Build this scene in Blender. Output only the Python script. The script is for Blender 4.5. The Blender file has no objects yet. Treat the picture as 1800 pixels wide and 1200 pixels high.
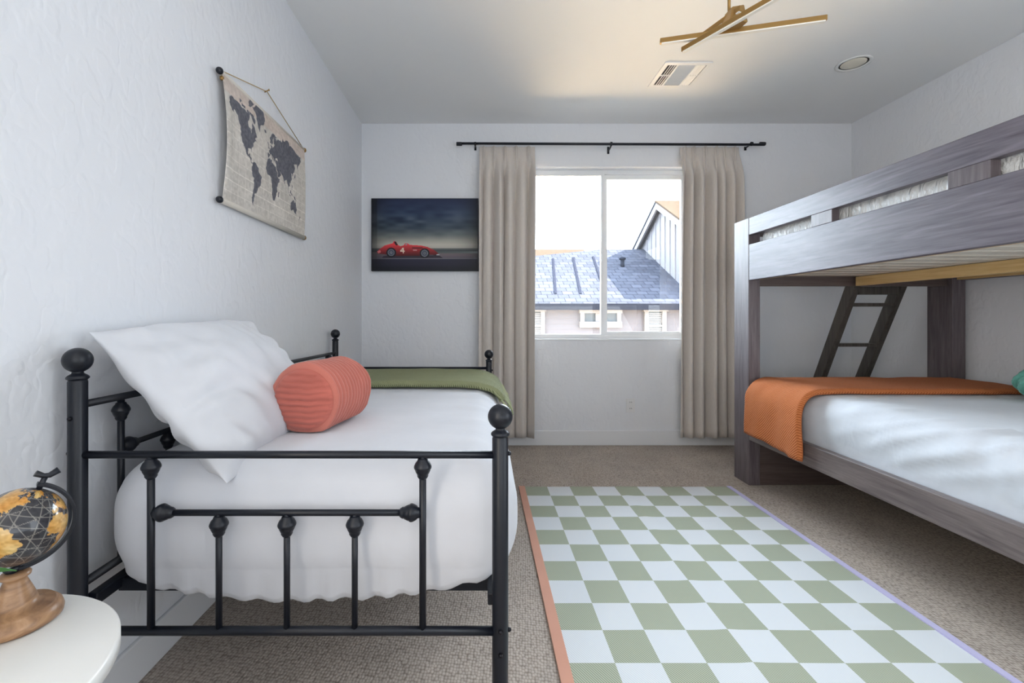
import bpy, bmesh, math, random
import numpy as np
from mathutils import Vector, Matrix, noise

random.seed(7)
PI = math.pi
sc = bpy.context.scene
COL = sc.collection

# ------------------------------------------------------------------ camera
F = 790.0                      # focal length in pixels of the 1800x1200 frame
CH = 1.077                     # camera height
cam_d = bpy.data.cameras.new('camera')
cam = bpy.data.objects.new('camera', cam_d)
COL.objects.link(cam)
cam.location = (0, 0, CH)
cam.rotation_euler = (PI / 2, 0, 0)
cam_d.sensor_width = 36
cam_d.lens = F / 1800 * 36
cam_d.shift_x = (900 - 848) / 1800
cam_d.shift_y = (560 - 600) / 1800
cam_d.clip_start = 0.02
sc.camera = cam

# ------------------------------------------------------------------ world and light
world = bpy.data.worlds.new('world')
sc.world = world
world.use_nodes = True
bg = world.node_tree.nodes['Background']
bg.inputs[0].default_value = (0.80, 0.90, 1.0, 1)
bg.inputs[1].default_value = 12.0
sc.cycles.max_bounces = 7
sc.cycles.diffuse_bounces = 4
sc.cycles.glossy_bounces = 3
sc.view_settings.view_transform = 'Standard'
sc.view_settings.look = 'None'
sc.view_settings.gamma = 1
sc.view_settings.use_curve_mapping = False
sc.view_settings.exposure = 1.02


def area(name, loc, rot, sx, sy, power, color):
    d = bpy.data.lights.new(name, 'AREA')
    d.shape = 'RECTANGLE'
    d.size, d.size_y, d.energy, d.color = sx, sy, power, color
    o = bpy.data.objects.new(name, d)
    o.location, o.rotation_euler = loc, rot
    COL.objects.link(o)
    return o


sun_d = bpy.data.lights.new('sun', 'SUN')
sun_d.energy, sun_d.angle, sun_d.color = 34, 0.0095, (1.0, 0.90, 0.76)
sun = bpy.data.objects.new('sun', sun_d)
sun.rotation_euler = Vector((-0.66, 0.16, -0.73)).to_track_quat('-Z', 'Y').to_euler()
COL.objects.link(sun)
# fill lights added out of view to brighten walls and ceiling
area('rear_fill', (1.2, -1.45, 1.25), (PI / 2 + 1.05, 0, 0), 3.4, 1.9, 26, (0.86, 0.93, 1.0))
area('side_fill', (3.10, 0.0, 1.35), (PI / 2, 0, PI / 2), 1.2, 2.0, 13, (0.84, 0.93, 1.0))  # added cool fill for the left wall; no door is built here
area('warm_fill', (-0.98, -0.75, 1.45), (PI / 2, 0, -PI / 2), 0.9, 1.9, 17, (1.0, 0.91, 0.78))  # added warm fill for the right wall; no hall is built here
portal = area('window_portal', (1.07, 3.99, 1.63), (-PI / 2, 0, 0), 1.6, 1.6, 1, (1, 1, 1))
portal.data.cycles.is_portal = True

# ------------------------------------------------------------------ helpers
WO = {}                        # world origin of every parent


def link(o):
    COL.objects.link(o)
    return o


def tag(o, label=None, cat=None, group=None, kind=None):
    if label: o['label'] = label
    if cat: o['category'] = cat
    if group: o['group'] = group
    if kind: o['kind'] = kind
    return o


def thing(name, loc, label=None, cat=None, group=None, kind=None):
    o = link(bpy.data.objects.new(name, None))
    o.location = loc
    o.empty_display_size = 0.05
    WO[o] = Vector(loc)
    return tag(o, label, cat, group, kind)


def put(name, mesh, mat, parent=None, loc=None, rot=None, smooth=None):
    """one object; loc in world space"""
    o = link(bpy.data.objects.new(name, mesh))
    if mat is not None and not mesh.materials:
        mesh.materials.append(mat)
    base = WO[parent] if parent else Vector((0, 0, 0))
    wl = Vector(loc) if loc is not None else base
    if parent:
        o.parent = parent
    o.location = wl - base
    if rot is not None:
        o.rotation_euler = rot
    WO[o] = wl
    return o


class MB:
    def __init__(s):
        s.v, s.f, s.sm = [], [], []

    def add(s, vs, fs, smooth=False):
        n = len(s.v)
        s.v += [tuple(p) for p in vs]
        s.f += [tuple(i + n for i in f) for f in fs]
        s.sm += [smooth] * len(fs)
        return s

    def box(s, x0, x1, y0, y1, z0, z1):
        vs = [(x, y, z) for z in (z0, z1) for y in (y0, y1) for x in (x0, x1)]
        return s.add(vs, [(0, 2, 3, 1), (4, 5, 7, 6), (0, 1, 5, 4), (2, 6, 7, 3), (0, 4, 6, 2), (1, 3, 7, 5)])

    def hexa(s, b, t):
        """b, t : four bottom and four top corners (ccw from above)"""
        return s.add(list(b) + list(t), [(3, 2, 1, 0), (4, 5, 6, 7), (0, 1, 5, 4), (1, 2, 6, 5), (2, 3, 7, 6), (3, 0, 4, 7)])

    def tube(s, pts, r, n=16, cap=True):
        pts = [Vector(p) for p in pts]
        rs = r if isinstance(r, (list, tuple)) else [r] * len(pts)
        rings = []
        up = None
        for i, p in enumerate(pts):
            a = pts[max(0, i - 1)]
            b = pts[min(len(pts) - 1, i + 1)]
            d = (b - a).normalized()
            if up is None:
                up = Vector((0, 0, 1)) if abs(d.z) < 0.9 else Vector((1, 0, 0))
            e1 = up.cross(d)
            e1.normalize()
            e2 = d.cross(e1)
            up = e2
            rings.append([p + (e1 * math.cos(2 * PI * k / n) + e2 * math.sin(2 * PI * k / n)) * rs[i] for k in range(n)])
        vs = [q for ring in rings for q in ring]
        fs = [(i * n + k, i * n + (k + 1) % n, (i + 1) * n + (k + 1) % n, (i + 1) * n + k) for i in range(len(pts) - 1) for k in range(n)]
        s.add(vs, fs, True)
        if cap:
            m = len(pts) - 1
            s.add(rings[0], [tuple(reversed(range(n)))])
            s.add(rings[m], [tuple(range(n))])
        return s

    def lathe(s, prof, c=(0, 0, 0), n=28, axis='Z'):
        vs = []
        for (r, h) in prof:
            for k in range(n):
                a = 2 * PI * k / n
                x, y = r * math.cos(a), r * math.sin(a)
                if axis == 'Z': p = (x, y, h)
                elif axis == 'X': p = (h, x, y)
                else: p = (y, h, x)
                vs.append((p[0] + c[0], p[1] + c[1], p[2] + c[2]))
        fs = [(i * n + k, i * n + (k + 1) % n, (i + 1) * n + (k + 1) % n, (i + 1) * n + k) for i in range(len(prof) - 1) for k in range(n)]
        fs.append(tuple(reversed(range(n))))
        m = (len(prof) - 1) * n
        fs.append(tuple(m + k for k in range(n)))
        return s.add(vs, fs, True)

    def sphere(s, c, r, nu=32, nv=18, sc_=(1, 1, 1)):
        vs = []
        for j in range(nv + 1):
            t = PI * j / nv
            for i in range(nu):
                a = 2 * PI * i / nu
                vs.append((c[0] + r * sc_[0] * math.sin(t) * math.cos(a), c[1] + r * sc_[1] * math.sin(t) * math.sin(a), c[2] + r * sc_[2] * math.cos(t)))
        fs = [(j * nu + i, (j + 1) * nu + i, (j + 1) * nu + (i + 1) % nu, j * nu + (i + 1) % nu) for j in range(nv) for i in range(nu)]
        return s.add(vs, fs, True)

    def prism(s, poly, axis, a, b):
        """poly of 2D points extruded from a to b along axis (X: poly=(y,z), Y: poly=(x,z), Z: poly=(x,y))"""
        def P(p, h):
            if axis == 'X': return (h, p[0], p[1])
            if axis == 'Y': return (p[0], h, p[1])
            return (p[0], p[1], h)
        n = len(poly)
        vs = [P(p, a) for p in poly] + [P(p, b) for p in poly]
        fs = [tuple(range(n)), tuple(reversed(range(n, 2 * n)))] + [(i, i + n, (i + 1) % n + n, (i + 1) % n) for i in range(n)]
        return s.add(vs, fs)

    def mesh(s, name, origin=(0, 0, 0), bevel=0, merge=0, recalc=True):
        me = bpy.data.meshes.new(name)
        o = Vector(origin)
        me.from_pydata([Vector(p) - o for p in s.v], [], s.f)
        for p, q in zip(me.polygons, s.sm):
            p.use_smooth = q
        bm = bmesh.new()
        bm.from_mesh(me)
        bmesh.ops.remove_doubles(bm, verts=bm.verts, dist=merge or 1e-6)
        if recalc:
            bmesh.ops.recalc_face_normals(bm, faces=bm.faces)
        if bevel:
            bmesh.ops.bevel(bm, geom=[e for e in bm.edges if e.calc_face_angle(0) > 0.6], offset=bevel, segments=2, affect='EDGES', profile=0.5)
        bm.to_mesh(me)
        bm.free()
        return me

    def build(s, name, mat, parent=None, loc=None, bevel=0, merge=0, recalc=True):
        wl = Vector(loc) if loc is not None else (WO[parent] if parent else Vector((0, 0, 0)))
        return put(name, s.mesh(name, wl, bevel, merge, recalc), mat, parent, wl)


def bx(x0, x1, y0, y1, z0, z1):
    return MB().box(x0, x1, y0, y1, z0, z1)


def structure(o):
    o['kind'] = 'structure'
    return o


# ------------------------------------------------------------------ materials
def srgb(r, g, b):
    f = lambda c: (c / 255 / 12.92) if c / 255 <= 0.04045 else ((c / 255 + 0.055) / 1.055) ** 2.4
    return (f(r), f(g), f(b))


class Mat:
    def __init__(s, name, color, rough=0.6, metal=0.0, spec=0.5):
        s.m = bpy.data.materials.new(name)
        s.m.use_nodes = True
        s.nt = s.m.node_tree
        s.p = s.nt.nodes['Principled BSDF']
        s.p.inputs['Base Color'].default_value = (*color, 1)
        s.p.inputs['Roughness'].default_value = rough
        s.p.inputs['Metallic'].default_value = metal
        s.p.inputs['Specular IOR Level'].default_value = spec
        s.color = color
        s._co = None

    def n(s, t, **kw):
        nd = s.nt.nodes.new(t)
        for k, v in kw.items():
            if k in nd.inputs: nd.inputs[k].default_value = v
            else: setattr(nd, k, v)
        return nd

    def l(s, a, b):
        s.nt.links.new(a, b)

    def coord(s, scale=(1, 1, 1), rot=(0, 0, 0), kind='Object'):
        tc = s.n('ShaderNodeTexCoord')
        mp = s.n('ShaderNodeMapping')
        mp.inputs['Scale'].default_value = scale
        mp.inputs['Rotation'].default_value = rot
        s.l(tc.outputs[kind], mp.inputs['Vector'])
        return mp.outputs['Vector']

    def noise(s, scale, co=None, detail=3, rough=0.55, dist=0.0):
        nd = s.n('ShaderNodeTexNoise', Scale=scale, Detail=detail, Roughness=rough, Distortion=dist)
        s.l(co or s.coord(), nd.inputs['Vector'])
        return nd.outputs['Fac']

    def ramp(s, fac, stops):
        r = s.n('ShaderNodeValToRGB')
        els = r.color_ramp.elements
        while len(els) < len(stops): els.new(0.5)
        for e, (pos, c) in zip(els, stops):
            e.position = pos
            e.color = (*c, 1)
        s.l(fac, r.inputs['Fac'])
        return r.outputs['Color']

    def base(s, col):
        s.l(col, s.p.inputs['Base Color'])
        return s

    def bump(s, h, strength=0.3, dist=0.002):
        b = s.n('ShaderNodeBump', Strength=strength, Distance=dist)
        s.l(h, b.inputs['Height'])
        prev = s.p.inputs['Normal'].links
        if prev:
            s.l(prev[0].from_socket, b.inputs['Normal'])
        s.l(b.outputs['Normal'], s.p.inputs['Normal'])
        return s

    def vary(s, scale, amt=0.1, co=None):
        c = s.color
        f = s.noise(scale, co)
        return s.base(s.ramp(f, [(0.3, tuple(x * (1 - amt) for x in c)), (0.7, tuple(min(1, x * (1 + amt)) for x in c))]))


def wood(name, axis, dark, light, rough=0.42, scale=1.0, coat=0.0):
    m = Mat(name, dark, rough)
    sl, sa = 1.6 * scale, 26 * scale
    s3 = {'X': (sl, sa, sa), 'Y': (sa, sl, sa), 'Z': (sa, sa, sl)}[axis]
    co = m.coord(s3)
    f = m.noise(1.0, co, 4, 0.62, 1.6)
    f2 = m.noise(4.0, co, 3, 0.6, 0.4)
    mx = m.n('ShaderNodeMix', data_type='FLOAT')
    mx.inputs[0].default_value = 0.35
    m.l(f, mx.inputs[2]); m.l(f2, mx.inputs[3])
    m.base(m.ramp(mx.outputs[0], [(0.32, dark), (0.5, tuple((a + b) / 2 for a, b in zip(dark, light))), (0.68, light)]))
    m.bump(mx.outputs[0], 0.25, 0.0015)
    m.p.inputs['Coat Weight'].default_value = coat
    m.p.inputs['Coat Roughness'].default_value = 0.3
    return m.m


def wallpaint(name, color, strength=0.5):
    m = Mat(name, color, 0.62, spec=0.35)
    co = m.coord((1, 1, 0.7))
    v = m.n('ShaderNodeTexVoronoi', Scale=17)
    dn = m.n('ShaderNodeTexNoise', Scale=14, Detail=2)
    m.l(co, dn.inputs['Vector'])
    ad = m.n('ShaderNodeMix', data_type='VECTOR')
    ad.inputs[0].default_value = 0.16
    m.l(co, ad.inputs[4]); m.l(dn.outputs['Color'], ad.inputs[5])
    m.l(ad.outputs[1], v.inputs['Vector'])
    r = m.ramp(v.outputs['Distance'], [(0.35, (1, 1, 1)), (0.62, (0, 0, 0))])
    m.bump(r, strength, 0.0013)
    return m.m


WALL = wallpaint('wall_paint', (0.80, 0.815, 0.85), 0.8)
m = Mat('ceiling_paint', (0.86, 0.865, 0.87), 0.62, spec=0.35)
m.bump(m.noise(60, None, 1), 0.1, 0.001)
CEIL = m.m
TRIM = Mat('trim_paint', (0.80, 0.81, 0.83), 0.35).m
VINYL = Mat('window_vinyl', (0.86, 0.87, 0.88), 0.3).m

m = Mat('carpet', srgb(160, 148, 137), 0.95, spec=0.1)
co = m.coord((1, 0.8, 1), (0, 0, 0.12))
v = m.n('ShaderNodeTexVoronoi', Scale=104)
v.inputs['Randomness'].default_value = 0.45
m.l(co, v.inputs['Vector'])
big = m.noise(5, None, 3)
c1 = m.ramp(v.outputs['Distance'], [(0.05, srgb(206, 195, 185)), (0.45, srgb(186, 175, 165)), (0.8, srgb(138, 127, 118))])
mx = m.n('ShaderNodeMix', data_type='RGBA', blend_type='MULTIPLY')
mx.inputs[0].default_value = 1
m.l(c1, mx.inputs[6])
m.l(m.ramp(big, [(0.3, (0.86, 0.86, 0.86)), (0.7, (1, 1, 1))]), mx.inputs[7])
m.base(mx.outputs[2])
iv = m.n('ShaderNodeMath', operation='SUBTRACT')
iv.inputs[0].default_value = 1
m.l(v.outputs['Distance'], iv.inputs[1])
m.bump(iv.outputs[0], 0.6, 0.005)
CARPET = m.m

BLACK = Mat('black_powder_coat', (0.006, 0.008, 0.014), 0.36, spec=0.42)
BLACK.bump(BLACK.noise(300), 0.08, 0.0005)
BLACK = BLACK.m
BOLT = Mat('bolt_steel', (0.02, 0.02, 0.025), 0.3, 0.8).m

RAIL_Y = wood('stained_pine_lengthwise', 'Y', srgb(74, 68, 78), srgb(126, 120, 130), 0.42, coat=0.12)  # upper rails: bluish window reflection is put into the wood colour
RAIL_B = wood('stained_pine_low_rail', 'Y', srgb(84, 74, 74), srgb(132, 122, 120), 0.42, coat=0.1)
RAIL_Z = wood('stained_pine_upright', 'Z', srgb(76, 67, 70), srgb(118, 108, 112), 0.42, coat=0.12)
RAIL_X = wood('stained_pine_crosswise', 'X', srgb(74, 62, 60), srgb(104, 90, 86), 0.42)
PINE = wood('bare_pine_lengthwise', 'Y', srgb(205, 165, 105), srgb(238, 208, 150), 0.5)
SLAT = wood('pale_slat_wood', 'X', srgb(205, 195, 180), srgb(228, 220, 208), 0.6)
LADDER = wood('ladder_wood', 'Z', srgb(58, 54, 50), srgb(98, 92, 86), 0.4)


def fabric(name, color, wr=9, ws=0.35, wd=0.012, fine=700, sheen=0.2, vary=0.03):
    m = Mat(name, color, 0.85, spec=0.2)
    m.p.inputs['Sheen Weight'].default_value = sheen
    m.vary(6, vary)
    if ws:
        m.bump(m.noise(wr, None, 2, 0.5, 0.8), ws, wd)
    m.bump(m.noise(fine, None, 1), 0.12, 0.0006)
    return m.m


SHEET = fabric('white_sheet', (0.65, 0.665, 0.71), 7, 0.22, 0.012)
SHEET2 = fabric('white_sheet_blue', (0.63, 0.67, 0.73), 8, 0.3, 0.014)
PILLOWC = fabric('white_pillowcase', (0.66, 0.675, 0.715), 8, 0.28, 0.012)
PLASTIC = Mat('quilted_white_cover', (0.82, 0.83, 0.82), 0.3)
PLASTIC.bump(PLASTIC.noise(26, PLASTIC.coord((1, 1, 0.5)), 3, 0.5, 1.5), 1.0, 0.02)
PLASTIC = PLASTIC.m


def knit(name, c_lo, c_hi, scale, rot=(0, 0, 0)):
    m = Mat(name, c_hi, 0.9, spec=0.15)
    m.p.inputs['Sheen Weight'].default_value = 0.04
    co = m.coord((1, 1, 1), rot)
    w = m.n('ShaderNodeTexWave', Scale=scale, Distortion=1.5, Detail=2)
    w.inputs['Detail Scale'].default_value = 3
    w.bands_direction = 'DIAGONAL'
    m.l(co, w.inputs['Vector'])
    m.base(m.ramp(w.outputs['Fac'], [(0.1, c_lo), (0.6, c_hi)]))
    m.bump(w.outputs['Fac'], 0.5, 0.003)
    return m.m


ORANGE = knit('orange_knit', srgb(168, 92, 52), srgb(202, 124, 76), 42)
GREEN = knit('green_knit', srgb(112, 118, 84), srgb(162, 166, 130), 60)
TASSEL = fabric('pale_green_yarn', srgb(166, 172, 136), 80, 0.3, 0.002)
TEAL = fabric('teal_knit', srgb(108, 176, 160), 60, 0.7, 0.01)
CORAL = fabric('coral_plush', srgb(190, 112, 98), 30, 0.2, 0.004, 400, 0.35, 0.10)
CORAL_END = Mat('coral_plush_end', srgb(182, 102, 90), 0.9, spec=0.1)
CORAL_END.p.inputs['Sheen Weight'].default_value = 0.3
CORAL_END.vary(22, 0.14, CORAL_END.coord((0.3, 1, 3)))
CORAL_END = CORAL_END.m

m = Mat('linen_curtain', srgb(212, 204, 197), 0.85, spec=0.15)
m.p.inputs['Sheen Weight'].default_value = 0.2
m.vary(40, 0.05, m.coord((8, 8, 0.8)))
m.bump(m.noise(600, None, 1), 0.2, 0.0008)
LINEN = m.m

BRASS = Mat('brushed_brass', srgb(158, 124, 72), 0.38, 0.65).m
DIFFUSER = Mat('frosted_diffuser', (0.85, 0.82, 0.76), 0.4).m
WHITE_METAL = Mat('white_enamel', (0.84, 0.84, 0.83), 0.35).m
DARKVOID = Mat('dark_duct', (0.05, 0.05, 0.055), 0.8).m
PLASTIC_W = Mat('white_plastic', (0.80, 0.80, 0.81), 0.3).m
TABLEW = Mat('white_lacquer', (0.82, 0.81, 0.78), 0.32).m

m = Mat('mango_wood', srgb(170, 125, 85), 0.35)
co = m.coord((14, 14, 40))
f = m.noise(1.0, co, 5, 0.6, 1.2)
m.base(m.ramp(f, [(0.3, srgb(112, 80, 56)), (0.55, srgb(166, 128, 94)), (0.75, srgb(196, 160, 124))]))
GWOOD = m.m

GLASSM = bpy.data.materials.new('window_glass')
GLASSM.use_nodes = True
nt = GLASSM.node_tree
nt.nodes.clear()
out = nt.nodes.new('ShaderNodeOutputMaterial')
tr = nt.nodes.new('ShaderNodeBsdfTransparent')
tr.inputs[0].default_value = (0.97, 0.985, 0.99, 1)
gl = nt.nodes.new('ShaderNodeBsdfGlossy')
gl.inputs['Roughness'].default_value = 0.02
fr = nt.nodes.new('ShaderNodeFresnel')
fr.inputs[0].default_value = 1.45
mxs = nt.nodes.new('ShaderNodeMixShader')
nt.links.new(fr.outputs[0], mxs.inputs[0])
nt.links.new(tr.outputs[0], mxs.inputs[1])
nt.links.new(gl.outputs[0], mxs.inputs[2])
nt.links.new(mxs.outputs[0], out.inputs[0])


def colmat(name, rough=0.6, weave=0, coat=0.0):
    m = Mat(name, (0.5, 0.5, 0.5), rough, spec=0.3)
    a = m.n('ShaderNodeVertexColor', layer_name='paint')
    m.base(a.outputs['Color'])
    m.p.inputs['Coat Weight'].default_value = coat
    m.p.inputs['Coat Roughness'].default_value = 0.08
    if weave:
        m.bump(m.noise(weave, None, 1), 0.15, 0.0008)
    return m.m


def set_paint(me, rgb):
    """rgb: n x 3 sRGB 0..255"""
    c = np.clip(rgb, 0, 255) / 255
    lin = np.where(c <= 0.04045, c / 12.92, ((c + 0.055) / 1.055) ** 2.4)
    at = me.color_attributes.new('paint', 'FLOAT_COLOR', 'POINT')
    at.data.foreach_set('color', np.concatenate([lin, np.ones((len(lin), 1))], 1).astype(np.float32).ravel())


def inpoly(x, y, poly):
    r = np.zeros(x.shape, bool)
    n = len(poly)
    for i in range(n):
        x0, y0 = poly[i]
        x1, y1 = poly[(i + 1) % n]
        c = (y0 > y) != (y1 > y)
        xi = (x1 - x0) * (y - y0) / ((y1 - y0) or 1e-9) + x0
        r ^= c & (x < xi)
    return r


def grid_mesh(name, P, nu, nv, smooth=True):
    """P : (nv+1, nu+1, 3)"""
    me = bpy.data.meshes.new(name)
    idx = np.arange((nv + 1) * (nu + 1)).reshape(nv + 1, nu + 1)
    q = np.stack([idx[:-1, :-1], idx[:-1, 1:], idx[1:, 1:], idx[1:, :-1]], -1).reshape(-1, 4)
    me.from_pydata(P.reshape(-1, 3).tolist(), [], q.tolist())
    if smooth:
        me.polygons.foreach_set('use_smooth', [True] * len(me.polygons))
    return me


def nz(x, y, z=0.0):
    return noise.noise(Vector((x, y, z)))


# ------------------------------------------------------------------ room shell
XL, XR, YB, YR, ZC = -1.03, 3.147, 3.833, -1.6, 2.741
WX0, WX1, WZ0, WZ1 = 0.295, 1.835, 0.893, 2.372       # window opening
T = 0.15
structure(bx(XL - T, XR + T, YR - T, YB + T, -0.12, 0).build('floor', CARPET))
structure(bx(XL - T, XR + T, YR - T, YB + T, ZC, ZC + 0.12).build('ceiling', CEIL))
structure(bx(XL - T, XL, YR - T, YB + T, 0, ZC).build('wall_left', WALL))
structure(bx(XR, XR + T, YR - T, YB + T, 0, ZC).build('wall_right', WALL))
structure(bx(XL, XR, YR - T, YR, 0, ZC).build('wall_rear', WALL))
wb = MB()
wb.box(XL, WX0, YB, YB + T, 0, ZC).box(WX1, XR, YB, YB + T, 0, ZC)
wb.box(WX0, WX1, YB, YB + T, 0, WZ0).box(WX0, WX1, YB, YB + T, WZ1, ZC)
structure(wb.build('wall_back', WALL))
for nm, a in (('baseboard_left', (XL, XL + 0.014, YR, YB, 0, 0.125)), ('baseboard_right', (XR - 0.014, XR, YR, YB, 0, 0.125)),
              ('baseboard_back', (XL + 0.014, XR - 0.014, YB - 0.014, YB, 0, 0.125)), ('baseboard_rear', (XL + 0.014, XR - 0.014, YR, YR + 0.014, 0, 0.125))):
    structure(bx(*a).build(nm, TRIM, bevel=0.004))

# window
win = thing('window_1', (1.065, YB + 0.1, WZ0), kind='structure')
fy0, fy1 = YB + 0.085, YB + T
ft = 0.035
fm = MB()
fm.box(WX0, WX0 + ft, fy0, fy1, WZ0, WZ1).box(WX1 - ft, WX1, fy0, fy1, WZ0, WZ1)
fm.box(WX0 + ft, WX1 - ft, fy0, fy1, WZ0, WZ0 + ft).box(WX0 + ft, WX1 - ft, fy0, fy1, WZ1 - ft, WZ1)
fm.build('window_frame', VINYL, win)
mx0, mx1 = 1.035, 1.100
z0, z1 = WZ0 + ft, WZ1 - ft


def sash(name, x0, x1, y0, y1, z0, z1, t, tb):
    s = MB()
    s.box(x0, x0 + t, y0, y1, z0, z1).box(x1 - t, x1, y0, y1, z0, z1)
    s.box(x0 + t, x1 - t, y0, y1, z0, z0 + tb).box(x0 + t, x1 - t, y0, y1, z1 - tb, z1)
    return s.build(name, VINYL, win)


s1 = sash('sliding_sash', WX0 + ft, 1.064, fy0 - 0.004, fy0 + 0.024, z0 - 0.012, z1 + 0.012, 0.030, 0.026)
s2 = sash('fixed_sash', 1.040, WX1 - ft, fy0 + 0.03, fy0 + 0.055, z0, z1, 0.055, 0.035)
bx(WX0 + ft + 0.02, 1.044, fy0 + 0.008, fy0 + 0.013, z0 + 0.005, z1 - 0.005).build('pane', GLASSM, s1)
bx(1.085, WX1 - ft - 0.04, fy0 + 0.041, fy0 + 0.046, z0 + 0.02, z1 - 0.02).build('pane', GLASSM, s2)
bx(1.040, 1.058, fy0 - 0.016, fy0 - 0.004, 1.58, 1.66).build('latch', VINYL, s1, bevel=0.003)
structure(bx(WX0, WX1, YB - 0.004, fy0, WZ0 - 0.002, WZ0 + 0.012).build('trim_1', TRIM, bevel=0.003))

# ------------------------------------------------------------------ outside
EX = {}
EX['ground'] = structure(bx(-30, 45, YB + T + 0.3, 60, -3.1, -3.0).build('ground', Mat('dry_gravel', srgb(222, 190, 150), 0.9).vary(3, 0.15).m))
structure(MB().hexa([(-2.5, 4.25, -0.35), (5, 4.25, -0.35), (5, 8.0, -1.2), (-2.5, 8.0, -1.2)], [(-2.5, 4.25, -0.2), (5, 4.25, -0.2), (5, 8.0, -1.05), (-2.5, 8.0, -1.05)]).build('bounce_slab', Mat('warm_bounce_tan', srgb(226, 198, 158), 0.8).vary(4, 0.06).m))  # unseen slab added below the sill to bounce warm light onto the ceiling
m = Mat('grey_shingle', srgb(92, 96, 108), 0.85, spec=0.0)
co = m.coord((1, 1, 1))
br = m.n('ShaderNodeTexBrick', Scale=1.0)
br.inputs['Brick Width'].default_value = 0.3
br.inputs['Row Height'].default_value = 0.22
br.inputs['Mortar Size'].default_value = 0.008
for i, c in (('Color1', srgb(50, 52, 60)), ('Color2', srgb(41, 43, 50)), ('Mortar', srgb(22, 23, 28))):
    br.inputs[i].default_value = (*c, 1)
m.l(co, br.inputs['Vector'])
m.base(br.outputs['Color'])
SHINGLE = m.m
SUNLIT_ROOF = Mat('sunlit_tan_shingle', srgb(50, 43, 37), 0.85, spec=0.0).vary(8, 0.12).m  # warm sunlight on these slopes is put into the tan
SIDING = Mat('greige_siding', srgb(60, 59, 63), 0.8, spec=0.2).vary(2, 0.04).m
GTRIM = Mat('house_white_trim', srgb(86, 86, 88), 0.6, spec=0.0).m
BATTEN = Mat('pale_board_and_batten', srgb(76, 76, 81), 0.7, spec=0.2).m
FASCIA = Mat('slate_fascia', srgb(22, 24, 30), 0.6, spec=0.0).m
ROOF_STRIP = Mat('dark_roof_strip', srgb(26, 28, 36), 0.8, spec=0.0).m  # narrow dark strips running down the grey roof
PANE = Mat('dark_house_pane', srgb(50, 54, 57), 0.5, spec=0.05).m
BLIND = Mat('house_blind', srgb(58, 60, 60), 0.6, spec=0.0).m

EY, EZ = 12.0, 1.47
RY, RZ = 16.2, 3.58
GX = 5.82
house = thing('neighbor_house', (1.5, 13, -3.0), 'two-storey greige house with grey shingle roof seen through the window', 'house')
WY = 12.35
bx(-9, GX + 6, WY, 19.5, -3.0, EZ + 0.15).build('wall', SIDING, house)
sm = bx(-9, GX + 6, -0.012, 0.012, 0, 0.155).mesh('siding_board')
for i in range(14):
    o = put('siding_board', sm, SIDING, house, (0, WY - 0.008, EZ + 0.06 - 0.15 * (i + 1)), (-0.06, 0, 0))
# lower roof, its left end falling away along a hip
sl = (RZ - EZ) / (RY - EY)
hipx = 4.3
rm = MB()
rm.add([(-9, EY, EZ), (GX, EY, EZ), (GX, RY, RZ), (hipx, RY, RZ), (-6.5, RY - 2.9, RZ - 2.9 * sl)], [(0, 1, 2, 3, 4)])
rm.add([(-9, EY, EZ - 0.12), (GX, EY, EZ - 0.12), (GX, RY, RZ - 0.12), (hipx, RY, RZ - 0.12), (-6.5, RY - 2.9, RZ - 2.9 * sl - 0.12)], [(4, 3, 2, 1, 0)])
rm.add([(hipx, RY, RZ), (GX, RY, RZ), (GX, 20.4, EZ), (-2, 20.4, EZ), (-6.5, RY - 2.9, RZ - 2.9 * sl)], [(0, 1, 2, 3, 4)])
rm.build('roof', SHINGLE, house, recalc=False)
bx(-9, GX, EY - 0.04, EY, EZ - 0.16, EZ + 0.01).build('gutter', FASCIA, house)
bx(-9, GX, EY, WY, EZ - 0.15, EZ - 0.13).build('soffit', GTRIM, house)
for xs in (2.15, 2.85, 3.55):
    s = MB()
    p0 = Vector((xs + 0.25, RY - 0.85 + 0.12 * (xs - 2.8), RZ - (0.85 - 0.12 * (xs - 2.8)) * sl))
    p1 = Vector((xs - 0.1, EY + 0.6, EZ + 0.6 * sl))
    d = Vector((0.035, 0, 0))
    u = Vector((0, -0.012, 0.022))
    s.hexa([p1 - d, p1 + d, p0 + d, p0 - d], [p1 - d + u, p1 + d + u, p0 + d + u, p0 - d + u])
    s.build('roof_strip', ROOF_STRIP, house)
v = MB()
vy = 14.6
vz = EZ + (vy - EY) * sl
v.tube([(4.55, vy, vz - 0.05), (4.55, vy, vz + 0.22)], 0.06).lathe([(0.10, 0.22), (0.11, 0.27), (0.02, 0.31)], (4.55, vy, vz))
v.build('roof_vent', FASCIA, house)
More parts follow.
